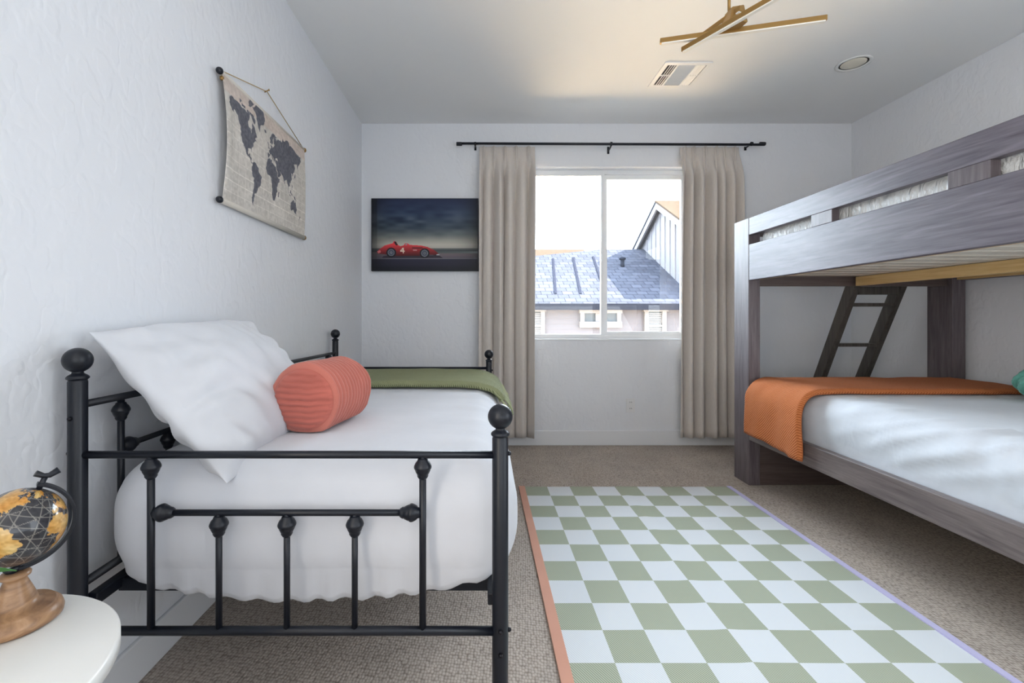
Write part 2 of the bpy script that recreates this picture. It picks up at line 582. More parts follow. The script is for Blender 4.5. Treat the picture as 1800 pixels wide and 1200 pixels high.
# gabled block
AY, AZ = 14.5, 4.71
gs = 0.545
gy0, gy1 = 12.3, 16.7
gw = MB().prism([(gy0, 0.9), (gy1, 0.9), (gy1, AZ - (gy1 - AY) * gs), (AY, AZ), (gy0, AZ - (AY - gy0) * gs)], 'X', GX, GX + 0.15)
gw.build('gable_wall', BATTEN, house)
for i in range(12):
    y = gy0 + 0.1 + i * 0.385
    zt = AZ - abs(y - AY) * gs - 0.1
    zb = EZ + (min(y, RY) - EY) * sl + 0.02
    if zt - zb > 0.1:
        bx(GX - 0.03, GX, y - 0.03, y + 0.03, zb, zt).build('batten', BATTEN, house)
for ya, yb in ((AY, gy0 - 0.4), (AY, gy1 + 0.3)):
    za, zb = AZ, AZ - abs(yb - AY) * gs
    MB().prism([(ya, za + 0.12), (yb, zb + 0.12), (yb, zb - 0.10), (ya, za - 0.10)], 'X', GX - 0.22, GX - 0.16).build('rake_board', BATTEN, house)
    MB().prism([(ya, za + 0.18), (yb, zb + 0.18), (yb, zb + 0.12), (ya, za + 0.12)], 'X', GX - 0.25, GX + 7).build('gable_roof', SUNLIT_ROOF if yb < ya else SHINGLE, house)


def hwin(cx0, cx1, cz0, cz1, cols, rows, blind):
    w = MB()
    y0, y1 = WY - 0.10, WY
    t = 0.11
    w.box(cx0, cx0 + t, y0, y1, cz0, cz1).box(cx1 - t, cx1, y0, y1, cz0, cz1)
    w.box(cx0 - 0.03, cx1 + 0.03, y0 - 0.03, y1, cz1 - 0.10, cz1 + 0.03)
    w.box(cx0 - 0.02, cx1 + 0.02, y0 - 0.02, y1, cz0 - 0.02, cz0 + 0.14)
    ix0, ix1, iz0, iz1 = cx0 + t, cx1 - t, cz0 + 0.14, cz1 - 0.1
    for i in range(1, cols):
        x = ix0 + (ix1 - ix0) * i / cols
        w.box(x - 0.14 if cols == 2 else x - 0.03, x + 0.14 if cols == 2 else x + 0.03, y0 + 0.02, y1, iz0, iz1)
    for j in range(1, rows):
        z = iz0 + (iz1 - iz0) * j / rows
        w.box(ix0, ix1, y0 + 0.02, y1, z - 0.025, z + 0.025)
    o = w.build('window', GTRIM, house)
    bx(ix0, ix1, y1 - 0.05, y1 - 0.03, iz0, iz1).build('pane', PANE if not blind else BLIND, o)
    if blind:
        for k in range(int((iz1 - iz0) / 0.05)):
            bx(ix0, ix1, y1 - 0.062, y1 - 0.05, iz0 + k * 0.05, iz0 + k * 0.05 + 0.03).build('blind_slat', GTRIM, o)


kx = WY / F
def HX(px): return (px - 848) * kx
def HZ(py): return CH - (py - 560) * kx
hwin(HX(1019), HX(1090), HZ(574), HZ(544), 2, 1, False)
hwin(HX(1131), HX(1169), HZ(606), HZ(541), 1, 2, True)
hwin(HX(916), HX(957), HZ(606), HZ(541), 1, 2, True)

far = thing('distant_house', (2, 30, -3.0), 'far tan tiled roof rising behind the grey roof', 'house')
MB().prism([(28, 4.4), (31, 5.88), (34, 4.4)], 'X', -3, 7.0).build('roof', SUNLIT_ROOF, far)
bx(-2.6, 7, 28.6, 33.4, -3, 4.6).build('wall', SIDING, far)

# ------------------------------------------------------------------ area rug
RX0, RX1, RY1 = 0.235, 1.578, 2.864
lb, rb = 0.034, 0.022
sq = (RX1 - RX0 - lb - rb) / 9
sqy = 0.1467
rows = 14
RY0 = RY1 - rows * sqy
nu, nv = 180, 220
xs = np.linspace(RX0, RX1, nu + 1)
ys = np.linspace(RY0, RY1, nv + 1)
X, Y = np.meshgrid(xs, ys)
Z = np.zeros_like(X)
for j in range(nv + 1):
    for i in range(nu + 1):
        x, y = X[j, i], Y[j, i]
        r = 0.0012 * nz(x * 5, y * 5) + 0.0025 * math.exp(-((x - 0.86 - 0.02 * math.sin(y * 3)) / 0.03) ** 2)
        r += 0.0028 * math.exp(-((y - 2.42 - 0.015 * math.sin(x * 9)) / 0.022) ** 2) * (0.5 + 0.5 * nz(x * 4, 3.1))
        r += 0.0028 * math.exp(-((y - 1.555 - 0.01 * math.sin(x * 6)) / 0.02) ** 2) * (0.5 + 0.5 * nz(x * 4, 9.1))
        Z[j, i] = 0.0075 + max(-0.001, r)
rug = thing('area_rug', (RX0, RY0, 0), 'sage green and white checkered flatweave rug on the carpet', 'rug')
m = Mat('checker_weave', (0.7, 0.75, 0.78), 0.9, spec=0.1)
tc = m.n('ShaderNodeTexCoord')
sp = m.n('ShaderNodeSeparateXYZ')
m.l(tc.outputs['Object'], sp.inputs[0])


def mth(op, a, b=None):
    n_ = m.n('ShaderNodeMath', operation=op)
    for k, q in enumerate((a, b)):
        if q is None: continue
        if isinstance(q, (int, float)): n_.inputs[k].default_value = q
        else: m.l(q, n_.inputs[k])
    return n_.outputs[0]


ci = mth('FLOOR', mth('DIVIDE', mth('SUBTRACT', sp.outputs[0], lb), sq))
ri = mth('FLOOR', mth('DIVIDE', sp.outputs[1], sqy))
par = mth('ABSOLUTE', mth('MODULO', mth('ADD', ci, ri), 2))
tw = m.n('ShaderNodeTexWave', Scale=48)
tw.bands_direction = 'DIAGONAL'
m.l(m.coord((1.6, 1, 0)), tw.inputs['Vector'])
white = m.ramp(tw.outputs['Fac'], [(0.2, srgb(206, 212, 218)), (0.7, srgb(222, 226, 229))])
green = m.ramp(tw.outputs['Fac'], [(0.25, srgb(142, 151, 130)), (0.6, srgb(170, 177, 157)), (0.95, srgb(190, 194, 180))])
mx = m.n('ShaderNodeMix', data_type='RGBA')
m.l(par, mx.inputs[0])
# row 13 (far row) starts green at column 0
m.l(white, mx.inputs[7]) if (rows - 1) % 2 == 0 else m.l(green, mx.inputs[7])
m.l(green, mx.inputs[6]) if (rows - 1) % 2 == 0 else m.l(white, mx.inputs[6])
m.base(mx.outputs[2])
m.bump(tw.outputs['Fac'], 0.3, 0.001)
RUGM = m.m
P = np.stack([X - RX0, Y - RY0, Z], -1)
ia = int(round(lb / (RX1 - RX0) * nu))
fld = put('woven_field', grid_mesh('woven_field', P, nu, nv), RUGM, rug, (RX0, RY0, 0))
sd = fld.modifiers.new('thickness', 'SOLIDIFY')
sd.thickness = 0.006
sd.offset = -1
PEACH = fabric('peach_binding', srgb(206, 152, 130), 200, 0.4, 0.001)
LAV = fabric('lavender_binding', srgb(188, 184, 220), 200, 0.4, 0.001)
for x0, x1, mt, lab in ((RX0 - 0.004, RX0 + lb, PEACH, 'peach edge binding'), (RX1 - rb, RX1 + 0.004, LAV, 'lavender edge binding')):
    b = MB()
    n_ = 60
    pr = []
    for k in range(n_):
        ya, yb = RY0 + (RY1 - RY0) * k / n_, RY0 + (RY1 - RY0) * (k + 1) / n_
        za, zb = 0.0122 + 0.0012 * nz(x0 * 5, ya * 9), 0.0122 + 0.0012 * nz(x0 * 5, yb * 9)
        b.hexa([(x0, ya, 0.001), (x1, ya, 0.001), (x1, yb, 0.001), (x0, yb, 0.001)], [(x0, ya, za), (x1, ya, za), (x1, yb, zb), (x0, yb, zb)])
    o = b.build('edge_binding', mt, rug)
    o['label'] = lab

# ------------------------------------------------------------------ cloth helpers
def rounded_box(x0, x1, y0, y1, z0, z1, r, step, disp):
    lo, hi = np.array([x0, y0, z0]), np.array([x1, y1, z1])
    rr = np.minimum(np.array(r if isinstance(r, (tuple, list)) else (r, r, r)), (hi - lo) / 2 - 1e-4)
    mb = MB()
    for ax in range(3):
        a, b = [k for k in range(3) if k != ax]
        na = max(6, int((hi[a] - lo[a]) / step)); nb = max(6, int((hi[b] - lo[b]) / step))
        for side in (0, 1):
            vs = []
            for j in range(nb + 1):
                for i in range(na + 1):
                    p = np.zeros(3)
                    p[ax] = hi[ax] if side else lo[ax]
                    p[a] = lo[a] + (hi[a] - lo[a]) * i / na
                    p[b] = lo[b] + (hi[b] - lo[b]) * j / nb
                    q = np.clip(p, lo + rr, hi - rr)
                    d = (p - q) / rr
                    L = np.linalg.norm(d)
                    nrm = d / max(L, 1e-9)
                    w = q + nrm * rr
                    vs.append(Vector(w) + disp(Vector(w), Vector(nrm)))
            fs = [(j * (na + 1) + i, j * (na + 1) + i + 1, (j + 1) * (na + 1) + i + 1, (j + 1) * (na + 1) + i) for j in range(nb) for i in range(na)]
            mb.add(vs, fs, True)
    return mb


def pillow_mesh(name, org, ex, ey, ez, hw, hh, th, nu=70, nv=50, wr=0.006, pinch=0.05, seed=0, ear=0.0, band=None):
    """cushion with four pointed corners; ex,ey in plane, ez out"""
    ex, ey, ez = Vector(ex).normalized(), Vector(ey).normalized(), Vector(ez).normalized()
    mb = MB()
    for side in (1, -1):
        vs = []
        for j in range(nv + 1):
            for i in range(nu + 1):
                u, v = -1 + 2 * i / nu, -1 + 2 * j / nv
                # crowd samples to the edge
                u, v = math.sin(u * PI / 2), math.sin(v * PI / 2)
                t = ((1 - abs(u) ** 2.6) * (1 - abs(v) ** 2.6))
                t = max(t, 0) ** 0.55
                px = u * hw * (1 - pinch * (1 - v * v))
                py = v * hh * (1 - pinch * (1 - u * u))
                if ear:
                    px += ear * u * abs(u * v) ** 6
                    py += ear * v * abs(u * v) ** 6
                edge = min(1, 3 * t)
                w = wr * edge * (nz(u * 2.1 + seed, v * 2.6, seed) + 0.6 * nz(u * 5 + seed, v * 3 + u * 3, seed + side * 4))
                rad = math.exp(-((abs(u) - 0.82) / 0.2) ** 2) * 0.5 * wr * math.sin(v * 16 + 3 * nz(u * 2, v * 2, seed))
                if band is not None:
                    rad += 0.004 * edge / (1 + math.exp(-(u - band - 0.02 * math.sin(v * 4)) * 90)) - 0.002
                    near = math.exp(-((u + 0.62) / 0.3) ** 2)
                    rad += 0.0055 * near * math.sin(v * 13 + u * 9 + 2.5 * nz(u * 3, v * 3, 8)) * (0.4 + 0.6 * abs(nz(u * 4, v * 2, 1)))
                p = Vector(org) + ex * px + ey * py + ez * (side * (t * th + (w + rad) * edge))
                vs.append(p)
        fs = [(j * (nu + 1) + i, j * (nu + 1) + i + 1, (j + 1) * (nu + 1) + i + 1, (j + 1) * (nu + 1) + i) for j in range(nv) for i in range(nu)]
        mb.add(vs, fs, True)
    return mb


def drape(prof, y0, y1, t, ny, disp, yend=None):
    """solid strip: prof list of (x,z) centre line lying on the bed, extruded in y"""
    n_ = len(prof)
    P = [Vector((p[0], 0, p[1])) for p in prof]
    N = []
    for i in range(n_):
        d = P[min(n_ - 1, i + 1)] - P[max(0, i - 1)]
        N.append(Vector((-d.z, 0, d.x)).normalized())
    s = 1 if N[n_ // 2].z > 0 or N[0].z > 0 else -1
    rowsv = []
    for i in range(n_):
        ring = []
        for k in range(ny + 1):
            f = k / ny
            y = y0 + (y1 - y0) * f
            e = min(1, min(f, 1 - f) * (y1 - y0) / (0.5 * t))
            h = t * (0.5 + 0.5 * math.sqrt(max(0, 1 - (1 - e) ** 2)))
            q = P[i] + N[i] * s * h
            ring.append(Vector((q.x, y, q.z)) + disp(i / (n_ - 1), f))
        for k in range(ny, -1, -1):
            f = k / ny
            y = y0 + (y1 - y0) * f
            e = min(1, min(f, 1 - f) * (y1 - y0) / (0.5 * t))
            h = t * (0.5 - 0.5 * math.sqrt(max(0, 1 - (1 - e) ** 2)))
            q = P[i] + N[i] * s * h
            ring.append(Vector((q.x, y, q.z)) + disp(i / (n_ - 1), f))
        rowsv.append(ring)
    m_ = 2 * (ny + 1)
    mb = MB()
    vs = [q for r in rowsv for q in r]
    fs = [(i * m_ + k, i * m_ + (k + 1) % m_, (i + 1) * m_ + (k + 1) % m_, (i + 1) * m_ + k) for i in range(n_ - 1) for k in range(m_)]
    mb.add(vs, fs, True)
    mb.add(rowsv[0], [tuple(range(m_))])
    mb.add(rowsv[-1], [tuple(reversed(range(m_)))])
    return mb, rowsv


# ------------------------------------------------------------------ daybed
DX0, DX1, DY0, DY1 = -0.977, 0.043, 1.085, 2.986
bed = thing('daybed', (-0.467, 2.03, 0), 'black metal daybed with ball-topped posts standing against the left wall', 'daybed')
kn = MB()
kn.lathe([(0.0085, 0.0), (0.012, 0.002), (0.013, 0.006), (0.017, 0.010), (0.0205, 0.017), (0.0215, 0.021), (0.0205, 0.025), (0.0185, 0.027), (0.0185, 0.029),
          (0.015, 0.037), (0.0135, 0.039), (0.0135, 0.043), (0.0105, 0.048), (0.0085, 0.050)], n=24)
KN = kn.mesh('knuckle')
bl = MB().lathe([(0.0045, 0), (0.0055, 0.002), (0.0045, 0.006), (0.0025, 0.008)], n=12)
BL = bl.mesh('bolt')


def post(x, y, top, ball):
    o = MB().lathe([(0.019, 0.0), (0.0195, 0.004), (0.0195, top - 0.012), (0.0185, top - 0.010), (0.0185, top - 0.006)], (x, y, 0), 24).build('post', BLACK, bed, (x, y, 0))
    MB().lathe([(0.019, top - 0.007), (0.0225, top - 0.004), (0.0225, top), (0.0185, top + 0.004), (0.012, top + 0.008), (0.0105, top + 0.014), (0.013, top + 0.018)], (x, y, 0), 24).build('collar', BLACK, o, (x, y, 0))
    MB().sphere((x, y, ball), 0.030).build('ball_finial', BLACK, o, (x, y, 0))
    return o


pA = post(DX0, DY0, 0.937, 0.977)
pB = post(DX1, DY0, 0.801, 0.841)
pC = post(DX0, DY1, 0.937, 0.977)
pD = post(DX1, DY1, 0.801, 0.841)
for p, ax, zz in ((pA, 'y', (0.84, 0.35)), (pB, 'y', (0.335, 0.28)), (pB, 'x', (0.752, 0.327)), (pA, 'x-', (0.752,)), (pC, 'y', (0.84,)), (pD, 'x', (0.735,))):
    w = WO[p]
    for z in zz:
        if ax == 'y': put('bolt', BL, BOLT, p, (w.x, w.y - 0.0185, z), (PI / 2, 0, 0))
        elif ax == 'x': put('bolt', BL, BOLT, p, (w.x + 0.0185, w.y, z), (0, PI / 2, 0))
        else: put('bolt', BL, BOLT, p, (w.x - 0.0185, w.y, z), (0, -PI / 2, 0))


def bar(name, a, b, r):
    return MB().tube([a, b], r, 16).build(name, BLACK, bed)


def end_panel(y):
    bar('top_rail', (DX0, y, 0.749), (DX1, y, 0.749), 0.0092)
    bar('bottom_rail', (DX0, y, 0.324), (DX1, y, 0.324), 0.0105)
    xa, xb = -0.800, -0.144
    for x in (xa, xb):
        b = bar('upright', (x, y, 0.749), (x, y, 0.324), 0.0085)
        put('knuckle', KN, BLACK, b, (x, y, 0.7405), (PI, 0, 0))
    mr = bar('mid_rail', (xa, y, 0.609), (xb, y, 0.609), 0.0078)
    put('knuckle', KN, BLACK, mr, (xa + 0.006, y, 0.609), (0, PI / 2, 0))
    put('knuckle', KN, BLACK, mr, (xb - 0.006, y, 0.609), (0, -PI / 2, 0))
    for k in (1, 2, 3):
        x = xa + (xb - xa) * k / 4
        b = bar('baluster', (x, y, 0.609), (x, y, 0.324), 0.0074)
        put('knuckle', KN, BLACK, b, (x, y, 0.602), (PI, 0, 0))


end_panel(DY0)
end_panel(DY1)
# back panel along the wall
bx_ = DX0
bar('top_rail', (bx_, DY0, 0.868), (bx_, DY1, 0.85), 0.0095)
bar('bottom_rail', (bx_, DY0, 0.43), (bx_, DY1, 0.43), 0.0105)
ya, yb = 1.215, 2.856
for y in (ya, 1.76, 2.31, yb):
    b = bar('upright', (bx_, y, 0.858), (bx_, y, 0.43), 0.0085)
    put('knuckle', KN, BLACK, b, (bx_, y, 0.852), (PI, 0, 0))
mr = bar('mid_rail', (bx_, ya, 0.731), (bx_, yb, 0.731), 0.0078)
put('knuckle', KN, BLACK, mr, (bx_, ya + 0.006, 0.731), (-PI / 2, 0, 0))
put('knuckle', KN, BLACK, mr, (bx_, yb - 0.006, 0.731), (PI / 2, 0, 0))
for k in range(1, 9):
    if k in (3, 6): continue
    y = ya + (yb - ya) * k / 9
    b = bar('baluster', (bx_, y, 0.731), (bx_, y, 0.43), 0.0074)
    put('knuckle', KN, BLACK, b, (bx_, y, 0.724), (PI, 0, 0))
# mattress support
for a in ((DX0 + 0.02, DX1 - 0.01, DY0 + 0.095, DY0 + 0.120, 0.362, 0.394), (DX0 + 0.02, DX1 - 0.01, DY1 - 0.08, DY1 - 0.05, 0.372, 0.402),
          (DX0 + 0.005, DX0 + 0.03, DY0 + 0.02, DY1 - 0.02, 0.372, 0.402), (DX1 - 0.03, DX1 - 0.005, DY0 + 0.02, DY1 - 0.02, 0.372, 0.402)):
    bx(*a).build('support_rail', BLACK, bed, bevel=0.003)
slm = bx(DX0 + 0.03, DX1 - 0.03, -0.025, 0.025, 0, 0.006)
slme = slm.mesh('support_slat')
for k in range(9):
    put('support_slat', slme, BLACK, bed, (0, 1.28 + k * 0.19, 0.395))


def mdisp(p, n_):
    d = 0.004 * nz(p.x * 4, p.y * 4, p.z * 4) * Vector(n_)
    # soft lengthwise and diagonal creases of the sheet on top
    if n_.z > 0.5:
        d += Vector((0, 0, 0.010 * ((0.5 + 0.5 * math.sin(p.y * 24 + 1.8 * nz(p.x * 2, p.y * 2) + 5 * (p.x + 0.4) ** 2)) ** 3 - 0.3) * max(0, min(1, (p.x + 0.75) * 1.6)) * (0.5 + 0.5 * nz(p.x * 3, p.y * 1.5, 2))))
        d += Vector((0, 0, 0.012 * (1 - ((p.x + 0.44) / 0.6) ** 2)))
    if n_.z < 0 and p.y < 1.5:
        nh = Vector((n_.x, n_.y, 0))
        if nh.length > 0.05:
            wt = min(1, (max(0, -n_.y) + max(0, n_.x)) / nh.length)
            d += nh.normalized() * 0.11 * (1 - nh.length) * 0.6 * min(1, nh.length * 4) * wt * wt
    # gathered hem
    if p.z < 0.47 and abs(n_.z) < 0.85:
        k = (0.47 - p.z) / 0.12
        d += Vector(n_) * (0.005 * k * math.sin((p.x if abs(n_.y) > abs(n_.x) else p.y) * 95 + 3 * nz(p.x * 6, p.y * 6)))
    if p.z < 0.44:
        mid = 1 - min(1, abs((p.x + 0.46) / 0.5)) ** 2
        d += Vector((0, 0, (-0.062 * mid + 0.005 * math.sin(p.x * 85 + 2 * nz(p.x * 9, 0.2))) * max(0, min(1, (1.24 - p.y) / 0.05))))
    # belly bulge of the long side
    if n_.x > 0.5:
        d += Vector((0.012 * math.sin((p.z - 0.38) / 0.32 * PI), 0, 0))
    return d


mat1 = rounded_box(-0.985, 0.085, 1.125, 2.95, 0.398, 0.705, (0.12, 0.12, 0.125), 0.015, mdisp).build('mattress', SHEET, None, (-0.45, 2.03, 0.385), merge=0.0004)
tag(mat1, 'thick mattress in a plain white fitted sheet on the black daybed', 'mattress')

# white pillow leaning at the near end
Pb, Pt = Vector((-0.675, 0, 0.712)), Vector((-0.965, 0, 1.03))
eyv = (Pt - Pb).normalized()
pc = (Pb + Pt) / 2 + Vector((0.016, 1.475, -0.004))
pl = pillow_mesh('bed_pillow', pc, (0.0, 1, 0.03), eyv, Vector((eyv.z, 0, -eyv.x)), 0.358, 0.250, 0.108, nu=150, nv=110, wr=0.016, pinch=0.02, seed=2.3, ear=0.004, band=-0.80)
po = pl.build('bed_pillow', PILLOWC, None, pc, merge=0.0006)
tag(po, 'plump white bed pillow leaning on the wall at the near end of the daybed', 'pillow')

# coral bolster
bc = Vector((-0.560, 1.405, 0.716 + 0.108))
bol = thing('bolster_pillow', (bc.x, 1.62, 0.712), 'ribbed coral plush bolster pillow lying in front of the white pillow', 'pillow')
L = 0.265
nr, na = 120, 48
mb = MB()
vs = []
ang = 0.16
ca, sa = math.cos(ang), math.sin(ang)


def bolp(a, r, h):
    x, z = r * math.cos(a), r * math.sin(a) * 0.97
    z = max(z, -0.103 + 0.012 * (x / 0.1) ** 2)
    return Vector((bc.x + x * ca + h * sa, bc.y + h * ca - x * sa, bc.z + z))


for i in range(nr + 1):
    h = L * i / nr
    e = min(1, h / 0.016, (L - h) / 0.016)
    r = 0.100 + 0.014 * math.sqrt(max(0, 1 - (1 - e) ** 2)) + 0.0085 * abs(math.sin(h * PI / 0.0215)) - 0.004
    for k in range(na):
        a = 2 * PI * k / na
        vs.append(bolp(a, r + 0.006 * nz(1.6 * math.cos(a), 1.6 * math.sin(a), h * 7) + 0.002 * nz(5 * math.cos(a), 5 * math.sin(a), h * 40), h))
mb.add(vs, [(i * na + k, i * na + (k + 1) % na, (i + 1) * na + (k + 1) % na, (i + 1) * na + k) for i in range(nr) for k in range(na)], True)
mb.build('body', CORAL, bol)
for side in (0, 1):
    mb = MB()
    vs = []
    nn = 26
    for i in range(nn + 1):
        r = 0.1005 * i / nn
        for k in range(96):
            a = 2 * PI * k / 96
            dz = r * math.sin(a)
            bulge = 0.020 * (1 - (i / nn) ** 3) + (0.0055 * abs(math.sin(dz * PI / 0.019 + 0.8 * nz(r * 20 * math.cos(a), 1.0))) if i < nn - 1 else 0)
            vs.append(bolp(a, r, -bulge if side == 0 else L + bulge))
    mb.add(vs, [(i * 96 + k, i * 96 + (k + 1) % 96, (i + 1) * 96 + (k + 1) % 96, (i + 1) * 96 + k) for i in range(nn) for k in range(96)], True)
    mb.build('end_panel', CORAL_END, bol)

# green throw across the foot of the daybed
pr = []
for k in range(30):
    x = -0.93 + (0.93 - 0.02) * k / 29
    pr.append((x, 0.708 + 0.012 * (1 - ((x + 0.44) / 0.6) ** 2) + 0.004))
for k in range(1, 11):
    a = PI / 2 * k / 14
    pr.append((-0.02 + 0.122 * math.sin(a), 0.594 + 0.122 * math.cos(a)))


def gdisp(s, f):
    return Vector((0.004 * nz(s * 9, f * 7), 0.025 * nz(s * 3, 1.7) * (1 - f) + 0.006 * nz(s * 11, f * 4), 0.006 * nz(s * 7, f * 5, 4.0)))


gm, gr = drape(pr, 2.30, 2.90, 0.034, 40, gdisp)
gt = thing('throw_blanket', (-0.4, 2.6, 0.72), 'sage green knitted throw folded across the foot of the daybed', 'blanket')
gm.build('cloth', GREEN, gt)
last = gr[-1]
for k in range(34):
    f = k / 33
    p = last[int(f * 40)]
    p = Vector((p.x - 0.004, p.y, p.z))
    sway = 0.02 * nz(f * 20, 0.3)
    ln = 0.8 + 0.4 * random.random()
    pts = [p + Vector((-0.004, 0, 0.006)), p + Vector((0.016, sway * 0.3, -0.016)), p + Vector((0.034 + sway * 0.4, sway * 0.8, -0.052 * ln)), p + Vector((0.040 + sway * 0.6, sway * 1.2, -0.095 * ln))]
    MB().tube(pts, [0.0052, 0.0048, 0.004, 0.0028], 7).build('tassel', TASSEL, gt)

# ------------------------------------------------------------------ bunk bed
BX0, BX1 = 1.721, 3.124
YF, YF2 = 2.905, 3.072         # far posts
YN, YN2 = 0.835, 1.0           # near posts
bunk = thing('bunk_bed', (2.42, 1.95, 0), 'grey-brown stained wooden bunk bed standing along the right wall', 'bunk bed')
for x0, x1 in ((BX0, BX0 + 0.074), (BX1 - 0.085, BX1)):
    for y0, y1 in ((YF, YF2), (YN, YN2)):
        bx(x0, x1, y0, y1, 0, 1.728).build('post', RAIL_Z, bunk, bevel=0.003)
for x0, x1 in ((BX0, BX0 + 0.038), (BX1 - 0.038, BX1)):
    bx(x0, x1, YN2 + 0.002, YF - 0.002, 1.617, 1.727).build('guard_rail', RAIL_Y, bunk, bevel=0.003)
    bx(x0, x1, YN2 + 0.002, YF - 0.002, 1.325, 1.555).build('side_rail', RAIL_Y, bunk, bevel=0.003)
    bx(x0, x1, YN2 + 0.002, YF - 0.002, 0.295, 0.412).build('side_rail', RAIL_B, bunk, bevel=0.003)
    for ya, yb in ((2.215, 2.355), (1.523, 1.663)):
        bx(x0 + 0.001, x1 - 0.001, ya, yb, 1.555, 1.617).build('spacer_block', RAIL_Z, bunk, bevel=0.001)
for y0, y1 in ((YF + 0.03, YF + 0.07), (YN + 0.06, YN + 0.10)):
    xa, xb = BX0 + 0.074, BX1 - 0.085
    bx(xa, xb, y0, y1, 1.290, 1.555).build('end_board', RAIL_X, bunk, bevel=0.003)
    bx(xa, xb, y0, y1, 1.617, 1.727).build('end_board', RAIL_X, bunk, bevel=0.003)
    bx(xa, xb, y0 - 0.025, y1, 0.0, 0.40).build('end_panel', RAIL_X, bunk, bevel=0.003)
# support beams and slats
bx(2.42, 2.458, YN + 0.10, YF + 0.01, 1.290, 1.348).build('support_beam', PINE, bunk, bevel=0.002)
bx(2.42, 2.458, YN + 0.10, YF + 0.003, 0.30, 0.378).build('support_beam', PINE, bunk, bevel=0.002)
for xa in (BX0 + 0.038, BX1 - 0.038 - 0.03):
    bx(xa, xa + 0.03, YN2 + 0.01, YF - 0.01, 1.328, 1.350).build('ledger_strip', PINE, bunk)
    bx(xa, xa + 0.03, YN2 + 0.01, YF - 0.01, 0.340, 0.378).build('ledger_strip', PINE, bunk)
s_up = bx(BX0 + 0.042, BX1 - 0.042, -0.048, 0.048, 0, 0.018).mesh('slat', bevel=0.002)
y = YF - 0.06
while y > YN2 + 0.05:
    put('slat', s_up, SLAT, bunk, (0, y, 1.350))
    put('slat', s_up, SLAT, bunk, (0, y, 0.378))
    y -= 0.122


def udisp(p, n_):
    w = 0.010 * nz(p.x * 12, p.y * 16, p.z * 5) + 0.006 * nz(p.x * 25, p.y * 38 + 5 * p.z, p.z * 20)
    return Vector(n_) * w * (1.0 if abs(n_.z) < 0.95 else 0.5)


um = rounded_box(BX0 + 0.050, BX1 - 0.050, YN2 + 0.02, YF - 0.045, 1.370, 1.650, 0.05, 0.016, udisp).build('mattress', PLASTIC, None, (2.42, 1.95, 1.37), merge=0.0004)
tag(um, 'crinkled white covered mattress in the upper bunk, showing through the rail gaps', 'mattress')


def ldisp(p, n_):
    d = Vector(n_) * 0.004 * nz(p.x * 4, p.y * 4, p.z * 4)
    if n_.x < -0.2 or (n_.z > 0.3 and p.x < 1.95):
        fade = min(1, max(0, (2.35 - p.y) / 0.7))
        fold = nz(p.y * 7 + (p.z - 0.5) * 5 + 1.4 * nz(p.y * 3, p.z * 6), p.z * 2.0, 1.0) * 0.017 + (0.5 - abs(nz(p.y * 5.5 + (p.z - 0.6) * 14, p.z * 3, 5.0))) ** 3 * 0.10 - 0.004
        d += Vector(n_) * fold * (0.25 + 0.75 * fade)
        d += Vector((-0.014 * math.sin(max(0, min(1, (p.z - 0.41) / 0.26)) * PI), 0, 0))
    if n_.z > 0.5:
        d += Vector((0, 0, 0.004 * nz(p.x * 3, p.y * 5, 7)))
    if n_.z < 0:
        h = Vector((n_.x, n_.y, 0))
        if h.length > 0.05:
            d = d * max(0.15, 1 + n_.z * 1.4) + h.normalized() * 0.085 * (1 - h.length) * min(1, h.length * 4)
    return d


lm = rounded_box(BX0 + 0.042, BX1 - 0.042, YN2 + 0.02, YF - 0.02, 0.398, 0.668, (0.085, 0.085, 0.10), 0.017, ldisp).build('mattress', SHEET2, None, (2.42, 1.95, 0.40), merge=0.0004)
tag(lm, 'wide mattress under a rumpled white sheet in the lower bunk', 'mattress')

# orange throw
pr = []
for z in np.linspace(0.355, 0.56, 12):
    pr.append((1.716 - 0.010 * math.sin((z - 0.355) / 0.2 * PI / 2), z))
c0 = (1.816, 0.566)
for k in range(1, 14):
    a = PI - PI / 2 * k / 13
    pr.append((c0[0] + 0.110 * math.cos(a), c0[1] + 0.108 * math.sin(a)))
for k in range(1, 40):
    pr.append((1.816 + (2.985 - 1.816) * k / 39, 0.674))


def odisp(s, f):
    hang = max(0, 1 - s / 0.16)
    dz = -0.03 * hang * (1 - f) + 0.008 * hang * nz(f * 9, 0.5)
    dx = -0.018 * hang * (0.5 + 0.5 * math.sin(f * 9 + 0.7)) + 0.006 * nz(s * 10, f * 6) - 0.03 * hang * max(0, f - 0.82) / 0.18 * 0.3
    dy = 0.03 * nz(s * 2.2, 2.7) * (1 - f) - 0.02 * hang * (1 - f) * 0.5
    return Vector((dx, dy, dz + 0.006 * nz(s * 12, f * 5, 3) * (1 - hang)))


om, orow = drape(pr, 2.375, 2.885, 0.030, 40, odisp)
ot = om.build('throw_blanket', ORANGE, None, (2.3, 2.6, 0.68))
tag(ot, 'burnt orange knitted throw draped over the lower bunk mattress', 'blanket')

